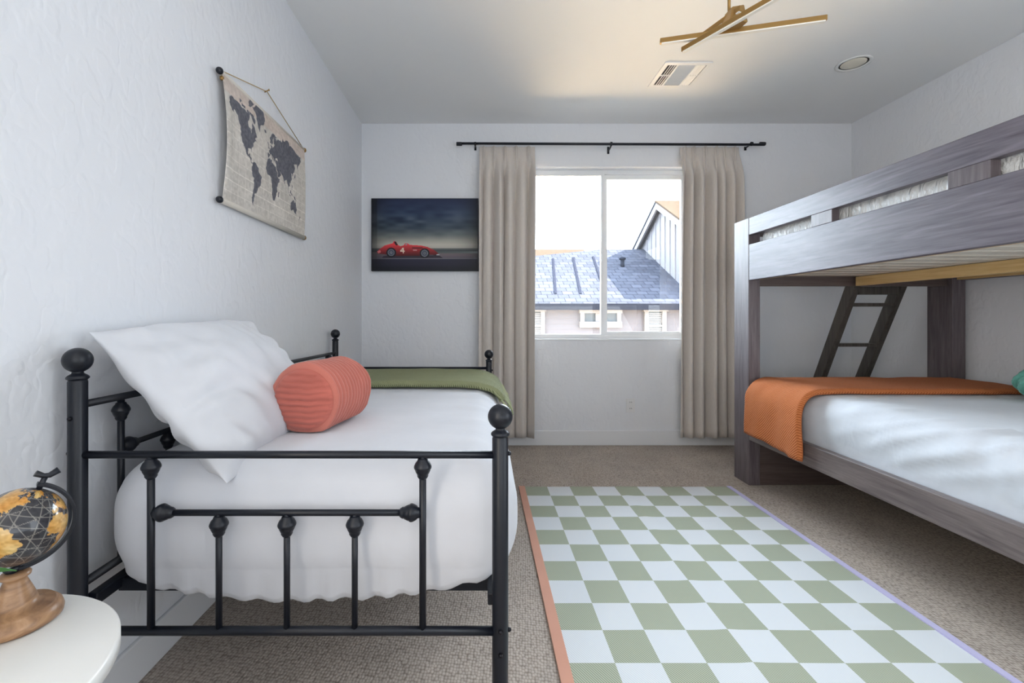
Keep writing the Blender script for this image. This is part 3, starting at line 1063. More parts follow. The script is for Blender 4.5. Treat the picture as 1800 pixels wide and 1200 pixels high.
# teal knotted cushion
tcn = thing('round_cushion', (2.80, 2.16, 0.672), 'teal chunky knit cushion on the lower bunk at the right edge', 'cushion')
mb = MB()
mb.sphere((2.80, 2.16, 0.672 + 0.085), 0.15, 40, 24, (1, 1, 0.58))
mb.v = [tuple(Vector(p) + 0.012 * nz(p[0] * 22, p[1] * 22, p[2] * 22) * (Vector(p) - Vector((2.80, 2.16, 0.757))).normalized()) for p in mb.v]
mb.build('body', TEAL, tcn)
for k in range(11):
    a0 = 2 * PI * k / 11
    pts = []
    for j in range(13):
        t = -0.95 + 1.9 * j / 12
        a = a0 + 0.8 * t
        rr = 0.152 * math.cos(t * PI / 2 * 0.92)
        pts.append((2.80 + rr * math.cos(a), 2.16 + rr * math.sin(a), 0.757 + 0.085 * math.sin(t * PI / 2 * 0.9)))
    MB().tube(pts, [0.012 + 0.004 * math.cos((j - 6) / 6 * PI / 2) for j in range(13)], 10).build('knit_cord', TEAL, tcn)

# ladder at the far end
lad = thing('bunk_ladder', (2.75, 3.5, 0), 'dark wooden ladder leaning at the far end of the bunk bed', 'ladder')


def ly(z): return 3.105 + 0.45 * (1.293 - z)


for xa in (2.568, 2.892):
    xb = xa + 0.042
    zt = 1.50
    poly = [(ly(0) - 0.0, 0.0), (ly(0) + 0.085, 0.0), (ly(zt) + 0.085, zt), (ly(zt), zt)]
    MB().prism(poly, 'X', xa, xb).build('side_rail', LADDER, lad, bevel=0.003)
for z in (0.02 + 0.0, 0.303, 0.594, 0.884, 1.176):
    if z < 0.1: continue
    bx(2.610, 2.892, ly(z) + 0.002, ly(z) + 0.08, z - 0.012, z + 0.012).build('rung', LADDER, lad, bevel=0.002)
bx(2.610, 2.892, ly(1.27) + 0.0, ly(1.27) + 0.04, 1.245, 1.30).build('top_board', LADDER, lad, bevel=0.002)

# ------------------------------------------------------------------ curtains
rodY, rodZ = 3.74, 2.531
rod = thing('curtain_rod', (1.07, YB, rodZ), 'slim black curtain rod with capped ends above the window', 'curtain rod')
MB().tube([(-0.185, rodY, rodZ + 0.004), (2.33, rodY, rodZ - 0.006)], 0.0105, 16).build('rod', BLACK, rod)
for x, s in ((-0.185, -1), (2.33, 1)):
    MB().lathe([(0.012, -0.012), (0.016, -0.01), (0.016, 0.03), (0.013, 0.036)], (x - 0.012 if s > 0 else x - 0.02, rodY, rodZ), 20, 'X').build('end_cap', BLACK, rod)
for x in (-0.06, 1.072, 2.24):
    dr = 0.03 if x == 1.072 else 0.0
    b = MB().tube([(x, YB - 0.002, rodZ - dr), (x, rodY + 0.03, rodZ - dr * 0.7), (x, rodY, rodZ - dr * 0.4)], 0.006, 10)
    b.box(x - 0.009, x + 0.009, YB - 0.006, YB, rodZ - dr - 0.02, rodZ + 0.01)
    b.tube([(x - 0.007, rodY, rodZ), (x + 0.007, rodY, rodZ)], 0.0165, 16)
    b.build('bracket', BLACK, rod)


def curtain(label, xt0, xt1, xb0, xb1, zt, zb, folds, seed):
    nu, nv = 260, 64
    rnd = random.Random(seed)
    wd_ = [rnd.uniform(0.55, 1.5) for _ in range(folds)]
    cum = np.concatenate([[0], np.cumsum(wd_)]) / sum(wd_)
    am = [rnd.uniform(0.55, 1.25) for _ in range(folds + 1)]
    P = np.zeros((nv + 1, nu + 1, 3))
    for j in range(nv + 1):
        v = (j / nv) ** 1.5
        z = zt + (zb - zt) * v
        for i in range(nu + 1):
            u = i / nu
            x = (xt0 + (xt1 - xt0) * u) * (1 - v ** 0.7) + (xb0 + (xb1 - xb0) * u) * v ** 0.7
            uw = min(1, max(0, u + 0.035 * v * nz(u * 3, v * 1.3, seed)))
            fi = float(np.interp(uw, cum, range(folds + 1)))
            ph = 2 * PI * fi
            k = int(min(fi, folds - 1))
            amp = 0.043 * (am[k] * (1 - (fi - k)) + am[k + 1] * (fi - k))
            w = -math.cos(ph) + 0.22 * math.sin(2 * ph + seed) * min(1, v * 2)
            cy = 3.758
            if v < 0.12:
                t = v / 0.12
                t = t * t * (3 - 2 * t)
                # pinched pleats: a narrow triple fold standing forward, flat cloth between
                g = fi - math.floor(fi)
                pin = math.exp(-((g - 0.5) / 0.15) ** 2) * (0.75 + 0.35 * math.cos((g - 0.5) * 46))
                wp = 0.5 - 1.5 * pin
                waist = 1 - 0.35 * math.exp(-((v - 0.048) / 0.012) ** 2)
                w = w * t + wp * waist * (1 - t)
                amp = amp * t + 0.022 * (1 - t)
                cy = 3.758 * t + 3.795 * (1 - t)
            y = min(cy + amp * w, 3.812)
            P[j, i] = (x + 0.012 * math.sin(ph) * (0.3 + v), y, z + 0.004 * math.sin(ph + 1) * v)
    o = put('curtain', grid_mesh('curtain', P, nu, nv), LINEN)
    sd = o.modifiers.new('thickness', 'SOLIDIFY')
    sd.thickness = 0.003
    tag(o, label, 'curtain')
    return o


curtain('beige pleated curtain hanging left of the window, beside the car picture', -0.025, 0.445, -0.035, 0.43, 2.530, 0.085, 5, 3)
curtain('beige pleated curtain hanging right of the window, beside the bunk bed', 1.672, 2.17, 1.64, 2.19, 2.527, 0.088, 6, 11)

# ------------------------------------------------------------------ picture
px0, px1, pz0, pz1 = -0.94, -0.034, 1.480, 2.095
pic = thing('canvas_print', ((px0 + px1) / 2, YB, pz0), 'wide canvas photo of a red vintage racing car under a dark stormy sky', 'picture')
bx(px0, px1, YB - 0.035, YB - 0.001, pz0, pz1).build('stretcher_frame', Mat('black_canvas_edge', (0.012, 0.014, 0.022), 0.6).m, pic, bevel=0.002)
nu, nv = 330, 220
u = np.linspace(0, 1, nu + 1)
vv = np.linspace(0, 1, nv + 1)
U, V = np.meshgrid(u, vv)
CX, CY = 100 + U * 1425, 145 + V * 955
rs = np.random.RandomState(3)


def smooth_noise(su, sv, seed):
    r = np.random.RandomState(seed)
    g = r.rand(sv + 2, su + 2)
    x = U * su; y = V * sv
    i = np.minimum(x.astype(int), su); j = np.minimum(y.astype(int), sv)
    fx, fy = x - i, y - j
    fx, fy = fx * fx * (3 - 2 * fx), fy * fy * (3 - 2 * fy)
    return (g[j, i] * (1 - fx) + g[j, i + 1] * fx) * (1 - fy) + (g[j + 1, i] * (1 - fx) + g[j + 1, i + 1] * fx) * fy


stops = [(0, (32, 44, 76)), (0.2, (48, 64, 92)), (0.38, (70, 84, 98)), (0.5, (108, 116, 118)), (0.58, (168, 166, 156)), (0.64, (200, 196, 184)), (0.685, (190, 184, 174)),
         (0.70, (96, 100, 100)), (0.735, (62, 70, 74)), (0.75, (120, 108, 110)), (0.80, (112, 100, 108)), (0.828, (96, 90, 100)), (0.835, (140, 136, 142)), (0.845, (44, 44, 64)), (0.92, (36, 36, 54)), (1, (16, 18, 30))]
img = np.stack([np.interp(V, [s[0] for s in stops], [s[1][k] for s in stops]) for k in range(3)], -1)
cl = (smooth_noise(5, 8, 5) * 0.6 + smooth_noise(11, 22, 6) * 0.4 - 0.42) * np.clip(1 - np.abs(V - 0.32) / 0.3, 0, 1)
img += cl[..., None] * np.array([150, 146, 130]) * (1.1 - 0.5 * U[..., None])
vig = 1 - 0.55 * np.clip((np.abs(U - 0.5) * 2) ** 4, 0, 1) * 0.8 - 0.25 * (1 - V) * (U < 0.05)
img *= vig[..., None]
img[(V > 0.735) & (V < 0.76) & (U > 0.6)] = (88, 96, 96)


def fillp(poly, col, sh=None):
    global img
    mk = inpoly(CX, CY, poly)
    c = np.array(col, float)
    if sh is not None:
        img[mk] = c * sh[mk][:, None]
    else:
        img[mk] = c


def disc(cx, cy, r, col):
    img[(CX - cx) ** 2 + (CY - cy) ** 2 < r * r] = col


fillp([(230, 935), (260, 905), (1000, 895), (1060, 938)], (52, 46, 58))
body = [(165, 852), (200, 820), (270, 768), (330, 752), (380, 738), (393, 712), (425, 714), (455, 762), (485, 778), (530, 764), (545, 738), (572, 736), (612, 760), (700, 764),
        (770, 770), (850, 788), (935, 826), (978, 858), (1004, 886), (960, 893), (880, 893), (760, 908), (420, 908), (300, 890), (180, 876)]
shade = np.clip(1.28 - (CY - 740) / 190, 0.30, 1.2)
fillp(body, (196, 56, 62), shade)
fillp([(398, 716), (424, 716), (452, 762), (430, 768), (410, 750)], (40, 26, 32))
fillp([(552, 742), (570, 740), (580, 760), (548, 764)], (150, 150, 158))
fillp([(640, 792), (780, 796), (790, 808), (640, 806)], (44, 28, 34))
fillp([(655, 826), (705, 826), (705, 838), (655, 838)], (205, 150, 150))
fillp([(975, 884), (1008, 884), (1008, 896), (968, 896)], (196, 196, 200))
fillp([(172, 845), (215, 830), (220, 862), (185, 872)], (206, 110, 112))
for cx, cy, r in ((360, 862, 66), (810, 872, 66)):
    disc(cx, cy, r, (26, 26, 34)); disc(cx, cy, r * 0.70, (118, 124, 136)); disc(cx, cy, r * 0.56, (80, 84, 98)); disc(cx, cy, r * 0.22, (150, 152, 160)); disc(cx, cy, r * 0.12, (30, 30, 40))
fillp([(516, 797), (530, 797), (530, 838), (541, 838), (541, 851), (530, 851), (530, 872), (515, 872), (515, 851), (481, 851), (481, 838)], (236, 220, 200))
fillp([(514, 816), (514, 838), (497, 838)], (178, 52, 58))
Pp = np.stack([px0 + 0.006 + U * (px1 - px0 - 0.012), np.full_like(U, YB - 0.0358), pz1 - 0.006 - V * (pz1 - pz0 - 0.012)], -1)
me = grid_mesh('printed_canvas', Pp - np.array(WO[pic]), nu, nv, False)
set_paint(me, img.reshape(-1, 3))
put('printed_canvas', me, colmat('car_print', 0.45, 900), pic)

# ------------------------------------------------------------------ world map outline (lon, lat)
LAND = [
    [(-168, 66), (-156, 71), (-140, 70), (-128, 70), (-115, 68), (-97, 68), (-94, 72), (-84, 69), (-86, 66), (-94, 60), (-92, 57), (-82, 55), (-80, 51), (-78, 57), (-77, 62), (-70, 61), (-64, 58), (-56, 52), (-66, 49), (-60, 46), (-70, 43), (-74, 40), (-76, 35), (-81, 31), (-80, 25), (-83, 30), (-90, 30), (-97, 27), (-97, 22), (-94, 18), (-90, 21), (-87, 21), (-88, 16), (-83, 15), (-83, 10), (-77, 9), (-80, 7), (-85, 11), (-92, 14), (-96, 16), (-105, 20), (-110, 27), (-114, 31), (-110, 23), (-116, 30), (-121, 35), (-124, 40), (-124, 48), (-130, 54), (-135, 59), (-146, 61), (-152, 59), (-163, 55), (-158, 58), (-166, 61)],
    [(-55, 83), (-73, 78), (-60, 76), (-54, 70), (-52, 64), (-44, 60), (-40, 65), (-24, 70), (-18, 76), (-20, 82), (-40, 83)],
    [(-88, 73), (-70, 70), (-62, 66), (-66, 62), (-75, 65), (-85, 70)], [(-118, 70), (-105, 69), (-102, 73), (-115, 73)], [(-90, 77), (-78, 77), (-65, 82), (-85, 82)], [(-124, 72), (-115, 75), (-122, 76)],
    [(-79, 9), (-72, 12), (-62, 10), (-52, 5), (-50, 0), (-44, -3), (-35, -6), (-39, -14), (-41, -22), (-48, -26), (-53, -34), (-58, -38), (-65, -42), (-67, -48), (-69, -52), (-68, -55), (-74, -52), (-75, -46), (-73, -38), (-71, -30), (-70, -18), (-76, -14), (-81, -5), (-80, 1), (-77, 5)],
    [(-6, 35), (10, 37), (11, 33), (20, 31), (32, 31), (35, 27), (39, 18), (43, 12), (51, 12), (48, 5), (41, -2), (39, -8), (40, -16), (35, -20), (35, -25), (32, -29), (27, -34), (19, -35), (15, -27), (12, -17), (13, -9), (9, -1), (9, 4), (4, 6), (-4, 5), (-9, 5), (-14, 9), (-17, 15), (-16, 21), (-13, 27), (-9, 31)],
    [(44, -17), (50, -14), (48, -24), (45, -25)],
    [(-9, 43), (-9, 37), (-5, 36), (0, 39), (4, 43), (9, 44), (12, 42), (16, 38), (18, 40), (13, 45), (19, 42), (22, 37), (26, 40), (29, 41), (35, 42), (41, 41), (38, 46), (33, 45), (30, 44), (28, 41), (27, 37), (36, 36), (35, 31), (39, 22), (43, 13), (52, 17), (59, 22), (55, 25), (50, 29), (57, 26), (66, 25), (72, 20), (77, 8), (80, 15), (88, 22), (94, 17), (98, 9), (103, 2), (101, 9), (105, 11), (109, 12), (106, 19), (113, 22), (121, 28), (120, 35), (118, 39), (125, 39), (127, 35), (129, 37), (128, 41), (135, 44), (141, 52), (137, 55), (155, 59), (157, 51), (163, 57), (178, 63), (180, 69), (160, 70), (140, 73), (113, 74), (100, 77), (80, 73), (70, 73), (68, 68), (55, 68), (44, 67), (40, 65), (33, 67), (41, 67), (30, 70), (20, 70), (12, 65), (5, 62), (6, 58), (11, 59), (13, 56), (17, 60), (18, 63), (24, 66), (22, 60), (28, 60), (21, 55), (14, 54), (8, 57), (8, 54), (3, 51), (-2, 48), (-1, 44)],
    [(-5, 50), (1, 51), (0, 54), (-3, 58), (-6, 57), (-3, 54)], [(-23, 65), (-15, 66), (-14, 64), (-20, 63)],
    [(130, 32), (136, 34), (141, 37), (145, 44), (140, 42), (136, 36)], [(95, 5), (104, -3), (105, -6), (98, 1)], [(106, -6.5), (114, -7), (114, -9), (106, -8)],
    [(109, 1), (117, 6), (118, 1), (115, -4), (110, -3)], [(131, -1), (141, -3), (150, -10), (143, -9), (138, -8)], [(119, 0), (123, 1), (122, -5), (120, -5)], [(120, 18), (122, 17), (126, 7), (123, 8)],
    [(114, -22), (122, -18), (129, -14), (136, -12), (137, -16), (140, -17), (142, -11), (146, -19), (153, -26), (150, -37), (144, -38), (138, -35), (130, -32), (118, -35), (115, -33)],
    [(173, -35), (178, -38), (175, -41), (167, -46), (171, -42)]]


def land_mask(lon, lat):
    r = np.zeros(lon.shape, bool)
    for p in LAND:
        r |= inpoly(lon, lat, p)
    return r


# ------------------------------------------------------------------ hanging map on the left wall
my0, my1 = 1.735, 2.535
mz0, mz1 = 1.535, 2.030
mpx = XL + 0.02
wm = thing('wall_map', (XL, (my0 + my1) / 2, mz0), 'cream canvas world map scroll hanging from a cord on the left wall', 'wall map')
nu, nv = 380, 240
U, V = np.meshgrid(np.linspace(0, 1, nu + 1), np.linspace(0, 1, nv + 1))
jit = lambda s, k: (smooth_noise(60, 44, s) - 0.5) * k
lon = (U - 0.465) / 0.00255 + jit(11, 5)
mm = (0.60 - V) / 0.28 + jit(12, 0.06)
mm = np.where(mm > 1.6, 1.6 + (mm - 1.6) / 0.45, mm)
lat = np.degrees(2 * np.arctan(np.exp(mm)) - PI / 2)
land = land_mask(lon, lat)
base = np.array([206, 200, 192.0]) + (smooth_noise(70, 50, 21) - 0.5)[..., None] * 22 + (smooth_noise(9, 7, 22) - 0.5)[..., None] * 16
gl_ = (np.abs((U * 15) % 1 - 0.5) > 0.475) | (np.abs((V * 11) % 1 - 0.5) > 0.47)
base[gl_ & (V > 0.35)] += 26
base[V < 0.13] += np.array([0, -8, -10])
dk = np.array([104, 104, 112.0]) + (smooth_noise(90, 60, 23) - 0.5)[..., None] * 26
img = np.where(land[..., None], dk, base)
bow = 0.006 * np.sin(V * PI) + 0.012 * np.exp(-((U - 0.02) / 0.05) ** 2) * np.sin(V * PI)
Pm = np.stack([np.full_like(U, mpx + 0.006) + bow, my0 + U * (my1 - my0) + 0.006 * np.sin(V * PI) * (U < 0.5) * (1 - 2 * U), mz1 - V * (mz1 - mz0)], -1)
me = grid_mesh('map_canvas', Pm - np.array(WO[wm]), nu, nv)
set_paint(me, img.reshape(-1, 3))
mo = put('map_canvas', me, colmat('map_print', 0.8, 900), wm)
sd = mo.modifiers.new('thickness', 'SOLIDIFY'); sd.thickness = 0.0015; sd.offset = 1
CANV = Mat('cream_canvas_roll', srgb(206, 200, 190), 0.8).m
for z, nm in ((mz1, 'top'), (mz0, 'bottom')):
    d = MB().tube([(mpx, my0 - 0.002, z), (mpx, my1 + 0.002, z)], 0.0115 if nm == 'bottom' else 0.009, 16).build('dowel', CANV, wm)
    for y, s in ((my0, -1), (my1, 1)):
        MB().sphere((mpx, y + s * 0.008, z), 0.0135, 20, 12).build('end_knob', BLACK if s < 0 else BRASS, d)
MB().lathe([(0.006, 0), (0.008, 0.004), (0.008, 0.012), (0.004, 0.016)], (mpx + 0.002, my0 + 0.004, mz1 - 0.03), 12).build('cord_toggle', BRASS, wm)
CORD = Mat('jute_cord', srgb(176, 150, 112), 0.8).m
MB().tube([(mpx, my0 + 0.01, mz1 + 0.008), (XL + 0.012, 2.125, 2.150), (mpx, my1 - 0.01, mz1 + 0.008)], 0.0022, 8).build('cord', CORD, wm)
MB().tube([(XL, 2.125, 2.148), (XL + 0.02, 2.125, 2.158)], 0.0028, 8).lathe([(0.005, 0), (0.005, 0.002)], (XL + 0.02, 2.125, 2.158), 10, 'X').build('nail', BRASS, wm)

# ------------------------------------------------------------------ ceiling fixtures
ch = thing('chandelier', (1.045, 1.9, ZC), 'brass chandelier of crossing light sticks hanging from the ceiling', 'light')
hub = Vector((1.06, 1.885, 2.335))
MB().lathe([(0.06, ZC - 0.025), (0.065, ZC - 0.02), (0.065, ZC)], (1.04, 1.90, 0), 32).build('canopy', BRASS, ch)
MB().tube([(1.043, 1.90, ZC - 0.02), (1.043, 1.90, 2.335)], 0.006, 12).build('stem', BRASS, ch)
hb = MB().hexa([(1.015, 1.84, 2.305), (1.10, 1.86, 2.305), (1.09, 1.93, 2.305), (1.01, 1.92, 2.305)], [(1.035, 1.86, 2.37), (1.09, 1.87, 2.385), (1.085, 1.92, 2.385), (1.03, 1.91, 2.37)])
hb.build('hub', BRASS, ch, bevel=0.004)


def stick(a, b, w=0.019, h=0.021):
    a, b = Vector(a), Vector(b)
    d = (b - a).normalized()
    sx_ = d.cross(Vector((0, 0, 1))).normalized() * w / 2
    uz = sx_.cross(d).normalized() * h / 2
    if uz.z < 0: uz = -uz
    o = MB().hexa([a - sx_ - uz, a + sx_ - uz, b + sx_ - uz, b - sx_ - uz], [a - sx_ + uz, a + sx_ + uz, b + sx_ + uz, b - sx_ + uz]).build('light_stick', BRASS, ch, bevel=0.002)
    e = d * 0.006
    k = 0.86
    q = uz * 1.0 + uz.normalized() * 0.005
    r = uz * 0.6
    MB().hexa([a + e - sx_ * k - q, a + e + sx_ * k - q, b - e + sx_ * k - q, b - e - sx_ * k - q], [a + e - sx_ * k - r, a + e + sx_ * k - r, b - e + sx_ * k - r, b - e - sx_ * k - r]).build('diffuser', DIFFUSER, o)


stick((0.787, 1.992, 2.305), (1.407, 1.837, 2.305))
stick((0.890, 2.000, 2.272), (1.215, 1.455, 2.272))
stick((1.058, 1.835, 2.345), (0.965, 2.075, 2.345))

vt = thing('ceiling_vent', (1.34, 3.07, ZC), 'white square louvered air vent in the ceiling', 'vent')
vx0, vx1, vy0, vy1 = 1.185, 1.495, 2.91, 3.22
vz = ZC
fr_ = MB()
b_ = 0.028
fr_.box(vx0, vx1, vy0, vy0 + b_, vz - 0.008, vz).box(vx0, vx1, vy1 - b_, vy1, vz - 0.008, vz)
fr_.box(vx0, vx0 + b_, vy0 + b_, vy1 - b_, vz - 0.008, vz).box(vx1 - b_, vx1, vy0 + b_, vy1 - b_, vz - 0.008, vz)
xa, xb = vx0 + 0.088, vx1 - 0.088
fr_.box(xa, xa + 0.012, vy0 + b_, vy1 - b_, vz - 0.008, vz).box(xb - 0.012, xb, vy0 + b_, vy1 - b_, vz - 0.008, vz)
ym = (vy0 + vy1) / 2
fr_.box(vx0 + b_, xa, ym - 0.006, ym + 0.006, vz - 0.008, vz).box(xb, vx1 - b_, ym - 0.006, ym + 0.006, vz - 0.008, vz)
fr_.build('frame', WHITE_METAL, vt)
bx(vx0 + 0.01, vx1 - 0.01, vy0 + 0.01, vy1 - 0.01, vz - 0.0025, vz - 0.0005).build('duct_backing', DARKVOID, vt)
for side in (0, 1):
    x0 = vx0 + b_ if side == 0 else xb
    lv = MB().hexa([(-0.001, vy0 + b_, -0.0105), (0.001, vy0 + b_, -0.0105), (0.001, vy1 - b_, -0.0105), (-0.001, vy1 - b_, -0.0105)],
                   [(-0.001 + (-0.012 if side else 0.012), vy0 + b_, -0.003), (0.001 + (-0.012 if side else 0.012), vy0 + b_, -0.003), (0.001 + (-0.012 if side else 0.012), vy1 - b_, -0.003), (-0.001 + (-0.012 if side else 0.012), vy1 - b_, -0.003)]).mesh('louver')
    for k in range(4):
        put('louver', lv, WHITE_METAL, vt, (x0 + 0.006 + k * 0.0155 + (0.006 if side == 0 else 0), 0, vz))
lv = MB().hexa([(xa + 0.012, -0.001, -0.0105), (xb - 0.012, -0.001, -0.0105), (xb - 0.012, 0.001, -0.0105), (xa + 0.012, 0.001, -0.0105)],
               [(xa + 0.012, -0.009, -0.003), (xb - 0.012, -0.009, -0.003), (xb - 0.012, -0.007, -0.003), (xa + 0.012, -0.007, -0.003)]).mesh('louver')
for k in range(15):
    put('louver', lv, WHITE_METAL, vt, (0, vy0 + b_ + 0.010 + k * 0.0165, vz))

rl = thing('recessed_light', (2.42, 2.93, ZC), 'round white recessed downlight in the ceiling above the bunk bed', 'light')
MB().lathe([(0.098, -0.001), (0.098, -0.004), (0.085, -0.007), (0.078, -0.003), (0.078, -0.001)], (2.42, 2.93, ZC), 40).build('trim_ring', WHITE_METAL, rl)
MB().sphere((2.42, 2.93, ZC - 0.001), 0.07, 32, 12, (1, 1, 0.12)).build('lens', Mat('cream_lens', (0.83, 0.78, 0.66), 0.4).m, rl)

# ------------------------------------------------------------------ outlet
ol = thing('wall_outlet', (1.262, YB, 0.28), 'white electrical outlet plate low on the wall under the window', 'outlet')
bx(1.225, 1.300, YB - 0.006, YB, 0.279, 0.398).build('cover_plate', PLASTIC_W, ol, bevel=0.002)
for z in (0.312, 0.365):
    o = bx(1.246, 1.279, YB - 0.0085, YB - 0.006, z - 0.014, z + 0.014).build('socket', PLASTIC_W, ol, bevel=0.001)
    for x in (1.256, 1.269):
        bx(x - 0.0015, x + 0.0015, YB - 0.0092, YB - 0.0085, z - 0.003, z + 0.007).build('slot', DARKVOID, o)
MB().lathe([(0.003, -0.0015), (0.003, 0)], (1.2625, YB - 0.006, 0.3385), 10, 'Y').build('screw', PLASTIC_W, ol)

# ------------------------------------------------------------------ nightstand
nx, ny, nzt, nr_ = -0.735, 0.563, 0.60, 0.22
ns = thing('nightstand', (nx, ny, 0), 'small round white side table beside the near end of the daybed', 'table')
MB().lathe([(nr_ - 0.006, nzt - 0.026), (nr_, nzt - 0.022), (nr_, nzt - 0.004), (nr_ - 0.004, nzt)], (nx, ny, 0), 96).build('tabletop', TABLEW, ns)
MB().lathe([(0.13, nzt - 0.07), (0.14, nzt - 0.07), (0.14, nzt - 0.026)], (nx, ny, 0), 48).build('apron', TABLEW, ns)
for k in range(3):
    a = PI / 2 + 2 * PI * k / 3
    MB().tube([(nx + 0.12 * math.cos(a), ny + 0.12 * math.sin(a), nzt - 0.03), (nx + 0.17 * math.cos(a), ny + 0.17 * math.sin(a), 0.0)], [0.018, 0.011], 16).build('leg', TABLEW, ns)

# ------------------------------------------------------------------ globe
gx, gy = -0.733, 0.705
gl = thing('desk_globe', (gx, gy, nzt), 'small black and gold desk globe on a turned wooden base', 'globe')
MB().lathe([(0.052, 0.0), (0.0565, 0.003), (0.0575, 0.009), (0.055, 0.017), (0.050, 0.022), (0.0475, 0.0235), (0.0465, 0.0255), (0.036, 0.026), (0.034, 0.0285), (0.0275, 0.030), (0.026, 0.036), (0.020, 0.052),
             (0.0145, 0.066), (0.0135, 0.070), (0.0185, 0.0735), (0.0190, 0.077), (0.0165, 0.080), (0.012, 0.081)], (gx, gy, nzt), 40).build('base', GWOOD, gl)
SIDE = Vector((0.70, 0.714, 0))          # sideways as the globe is turned
gc = Vector((gx, gy, nzt + 0.150)) + SIDE * 0.004
gR = 0.0575
axis = (SIDE * 0.36 + Vector((0, 0, 0.85))).normalized()
nu, nv = 260, 160
lonv = np.linspace(-180, 180, nu + 1)
latv = np.linspace(90, -90, nv + 1)
LO, LA = np.meshgrid(lonv, latv)
e1 = Vector((0, 0, 1)).cross(axis).normalized()
e2 = axis.cross(e1)
cl_, sl_ = np.cos(np.radians(LA)), np.sin(np.radians(LA))
# turn so the Atlantic faces the camera
view = (Vector((0, 0, CH)) - gc)
phi0 = math.atan2(view.dot(e2), view.dot(e1))
ph = np.radians(LO + 52) + phi0
D = (cl_ * np.cos(ph))[..., None] * np.array(e1) + (cl_ * np.sin(ph))[..., None] * np.array(e2) + sl_[..., None] * np.array(axis)
U, V = (LO + 180) / 360, (90 - LA) / 180
land = land_mask(LO + (smooth_noise(70, 40, 31) - 0.5) * 6, LA + (smooth_noise(70, 40, 32) - 0.5) * 5)
oc = np.array([40, 40, 46.0]) + (smooth_noise(60, 40, 33) - 0.5)[..., None] * 20
gridl = (np.abs((LO / 15) % 1 - 0.5) > 0.46) | (np.abs((LA / 15) % 1 - 0.5) > 0.46) | (np.abs(((LO + LA * 1.3) / 34) % 1 - 0.5) > 0.475) | (np.abs(((LO - LA * 1.7) / 41) % 1 - 0.5) > 0.478)
oc[gridl] = (126, 122, 116)
n1 = smooth_noise(16, 10, 34)[..., None]
lc = np.array([206, 176, 116.0]) * n1 + np.array([196, 128, 44.0]) * (1 - n1) + (smooth_noise(90, 60, 35) - 0.5)[..., None] * 40
img = np.where(land[..., None], lc, oc)
me = grid_mesh('sphere', np.array(gc - WO[gl]) + D * gR, nu, nv)
set_paint(me, img.reshape(-1, 3))
put('sphere', me, colmat('globe_print', 0.32, 0, 0.7), gl)
# meridian arm
am = MB()
na = 48
ring = []
for k in range(na + 1):
    a = math.radians(18 + (188 - 18) * k / na)
    d = SIDE * math.sin(a) + Vector((0, 0, math.cos(a)))
    w = Vector((-0.714, 0.70, 0)) * 0.0065
    ring.append([gc + d * 0.0625 - w, gc + d * 0.0625 + w, gc + d * 0.0675 + w, gc + d * 0.0675 - w])
vs = [q for r in ring for q in r]
am.add(vs, [(i * 4 + k, i * 4 + (k + 1) % 4, (i + 1) * 4 + (k + 1) % 4, (i + 1) * 4 + k) for i in range(na) for k in range(4)] + [(0, 1, 2, 3), tuple(na * 4 + k for k in (3, 2, 1, 0))])
am.build('meridian_arm', BLACK, gl, bevel=0.0008)
MB().tube([gc + axis * 0.055, gc + axis * 0.076], 0.004, 12).build('axis_pin', BLACK, gl)
t_ = gc + axis * 0.078
wd = SIDE * axis.z - Vector((0, 0, 1)) * axis.dot(SIDE)
kb = MB().tube([t_ - wd * 0.014 + axis * 0.002, t_ - wd * 0.003, t_ + wd * 0.004 + axis * 0.002, t_ + wd * 0.012 + axis * 0.012], [0.005, 0.004, 0.0045, 0.0055], 12)
kb.build('wing_knob', BLACK, gl)
MB().tube([(gx, gy, nzt + 0.079), (gx - 0.004, gy, nzt + 0.088)], [0.009, 0.012], 16).build('arm_socket', BLACK, gl)

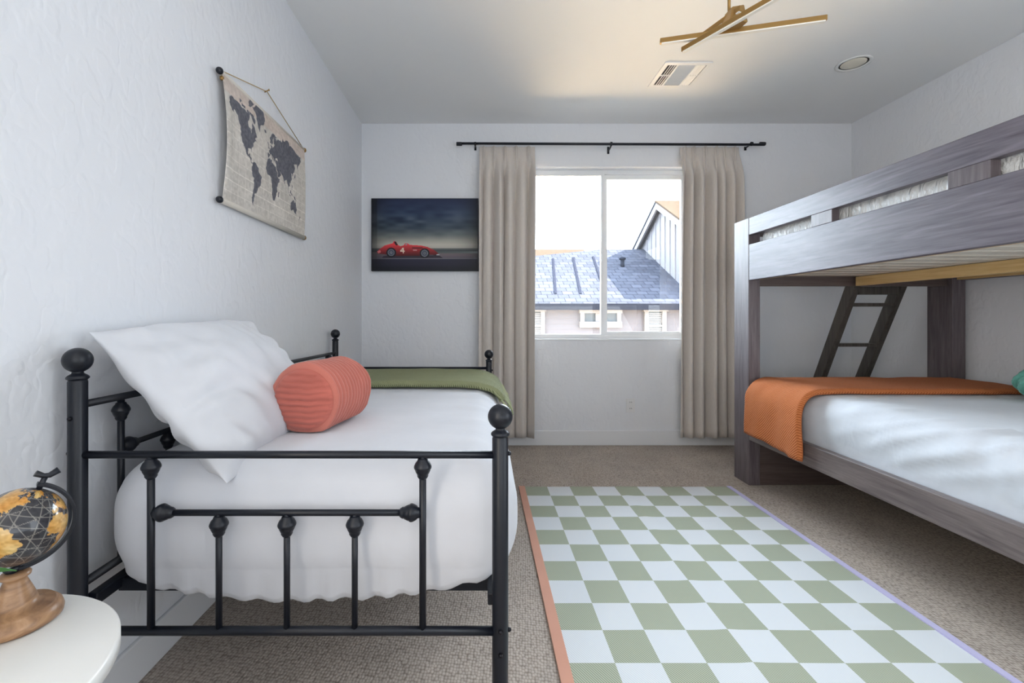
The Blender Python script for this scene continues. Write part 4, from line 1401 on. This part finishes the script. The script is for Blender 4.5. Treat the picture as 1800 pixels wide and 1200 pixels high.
# ------------------------------------------------------------------ plant at the left edge
vx, vy_ = -0.875, 0.60
vp = thing('potted_plant', (vx, vy_, nzt), 'leafy green sprigs in a pale vase at the far left of the side table', 'plant')
MB().lathe([(0.030, 0), (0.036, 0.004), (0.046, 0.04), (0.040, 0.075), (0.024, 0.098), (0.026, 0.108), (0.022, 0.108), (0.018, 0.09)], (vx, vy_, nzt), 36).build('vase', Mat('ceramic_glaze', (0.72, 0.70, 0.66), 0.3).m, vp)
LEAF = Mat('leaf_green', srgb(70, 118, 62), 0.5).vary(30, 0.25).m
STEM = Mat('stem_green', srgb(82, 96, 60), 0.6).m
lf = MB()
nl = 8
vs, fs = [], []
for i in range(nl + 1):
    t = i / nl
    w = 0.0085 * math.sin(PI * t ** 0.8) + 0.0003
    z = 0.006 * math.sin(PI * t)
    vs += [(-w, t * 0.05, z + 0.002), (0, t * 0.05, z), (w, t * 0.05, z + 0.002)]
for i in range(nl):
    for k in (0, 1):
        fs.append((i * 3 + k, i * 3 + k + 1, (i + 1) * 3 + k + 1, (i + 1) * 3 + k))
LM = lf.add(vs, fs, True).mesh('leaf', recalc=False)
for tip in ((-0.716, 0.626, 0.716), (-0.735, 0.60, 0.80), (-0.775, 0.64, 0.85), (-0.80, 0.56, 0.86), (-0.86, 0.63, 0.90), (-0.93, 0.58, 0.84), (-0.90, 0.52, 0.80)):
    a = Vector((vx, vy_, nzt + 0.06))
    c = Vector(tip)
    b = (a + c) / 2 + Vector((0, 0, 0.06))
    pts = [a * (1 - t) ** 2 + b * 2 * t * (1 - t) + c * t * t for t in [k / 10 for k in range(11)]]
    MB().tube(pts, 0.0014, 6).build('stem', STEM, vp)
    for k in range(4, 11):
        d = (pts[min(10, k + 1)] - pts[k - 1]).normalized()
        for s in (-1, 1):
            q = d.to_track_quat('Y', 'Z') @ Matrix.Rotation(s * 0.7, 3, 'Z').to_quaternion()
            o = put('leaf', LM, LEAF, vp, pts[k])
            o.rotation_euler = q.to_euler()
            o.scale = (0.8, 0.7 + 0.3 * random.random(), 0.8)
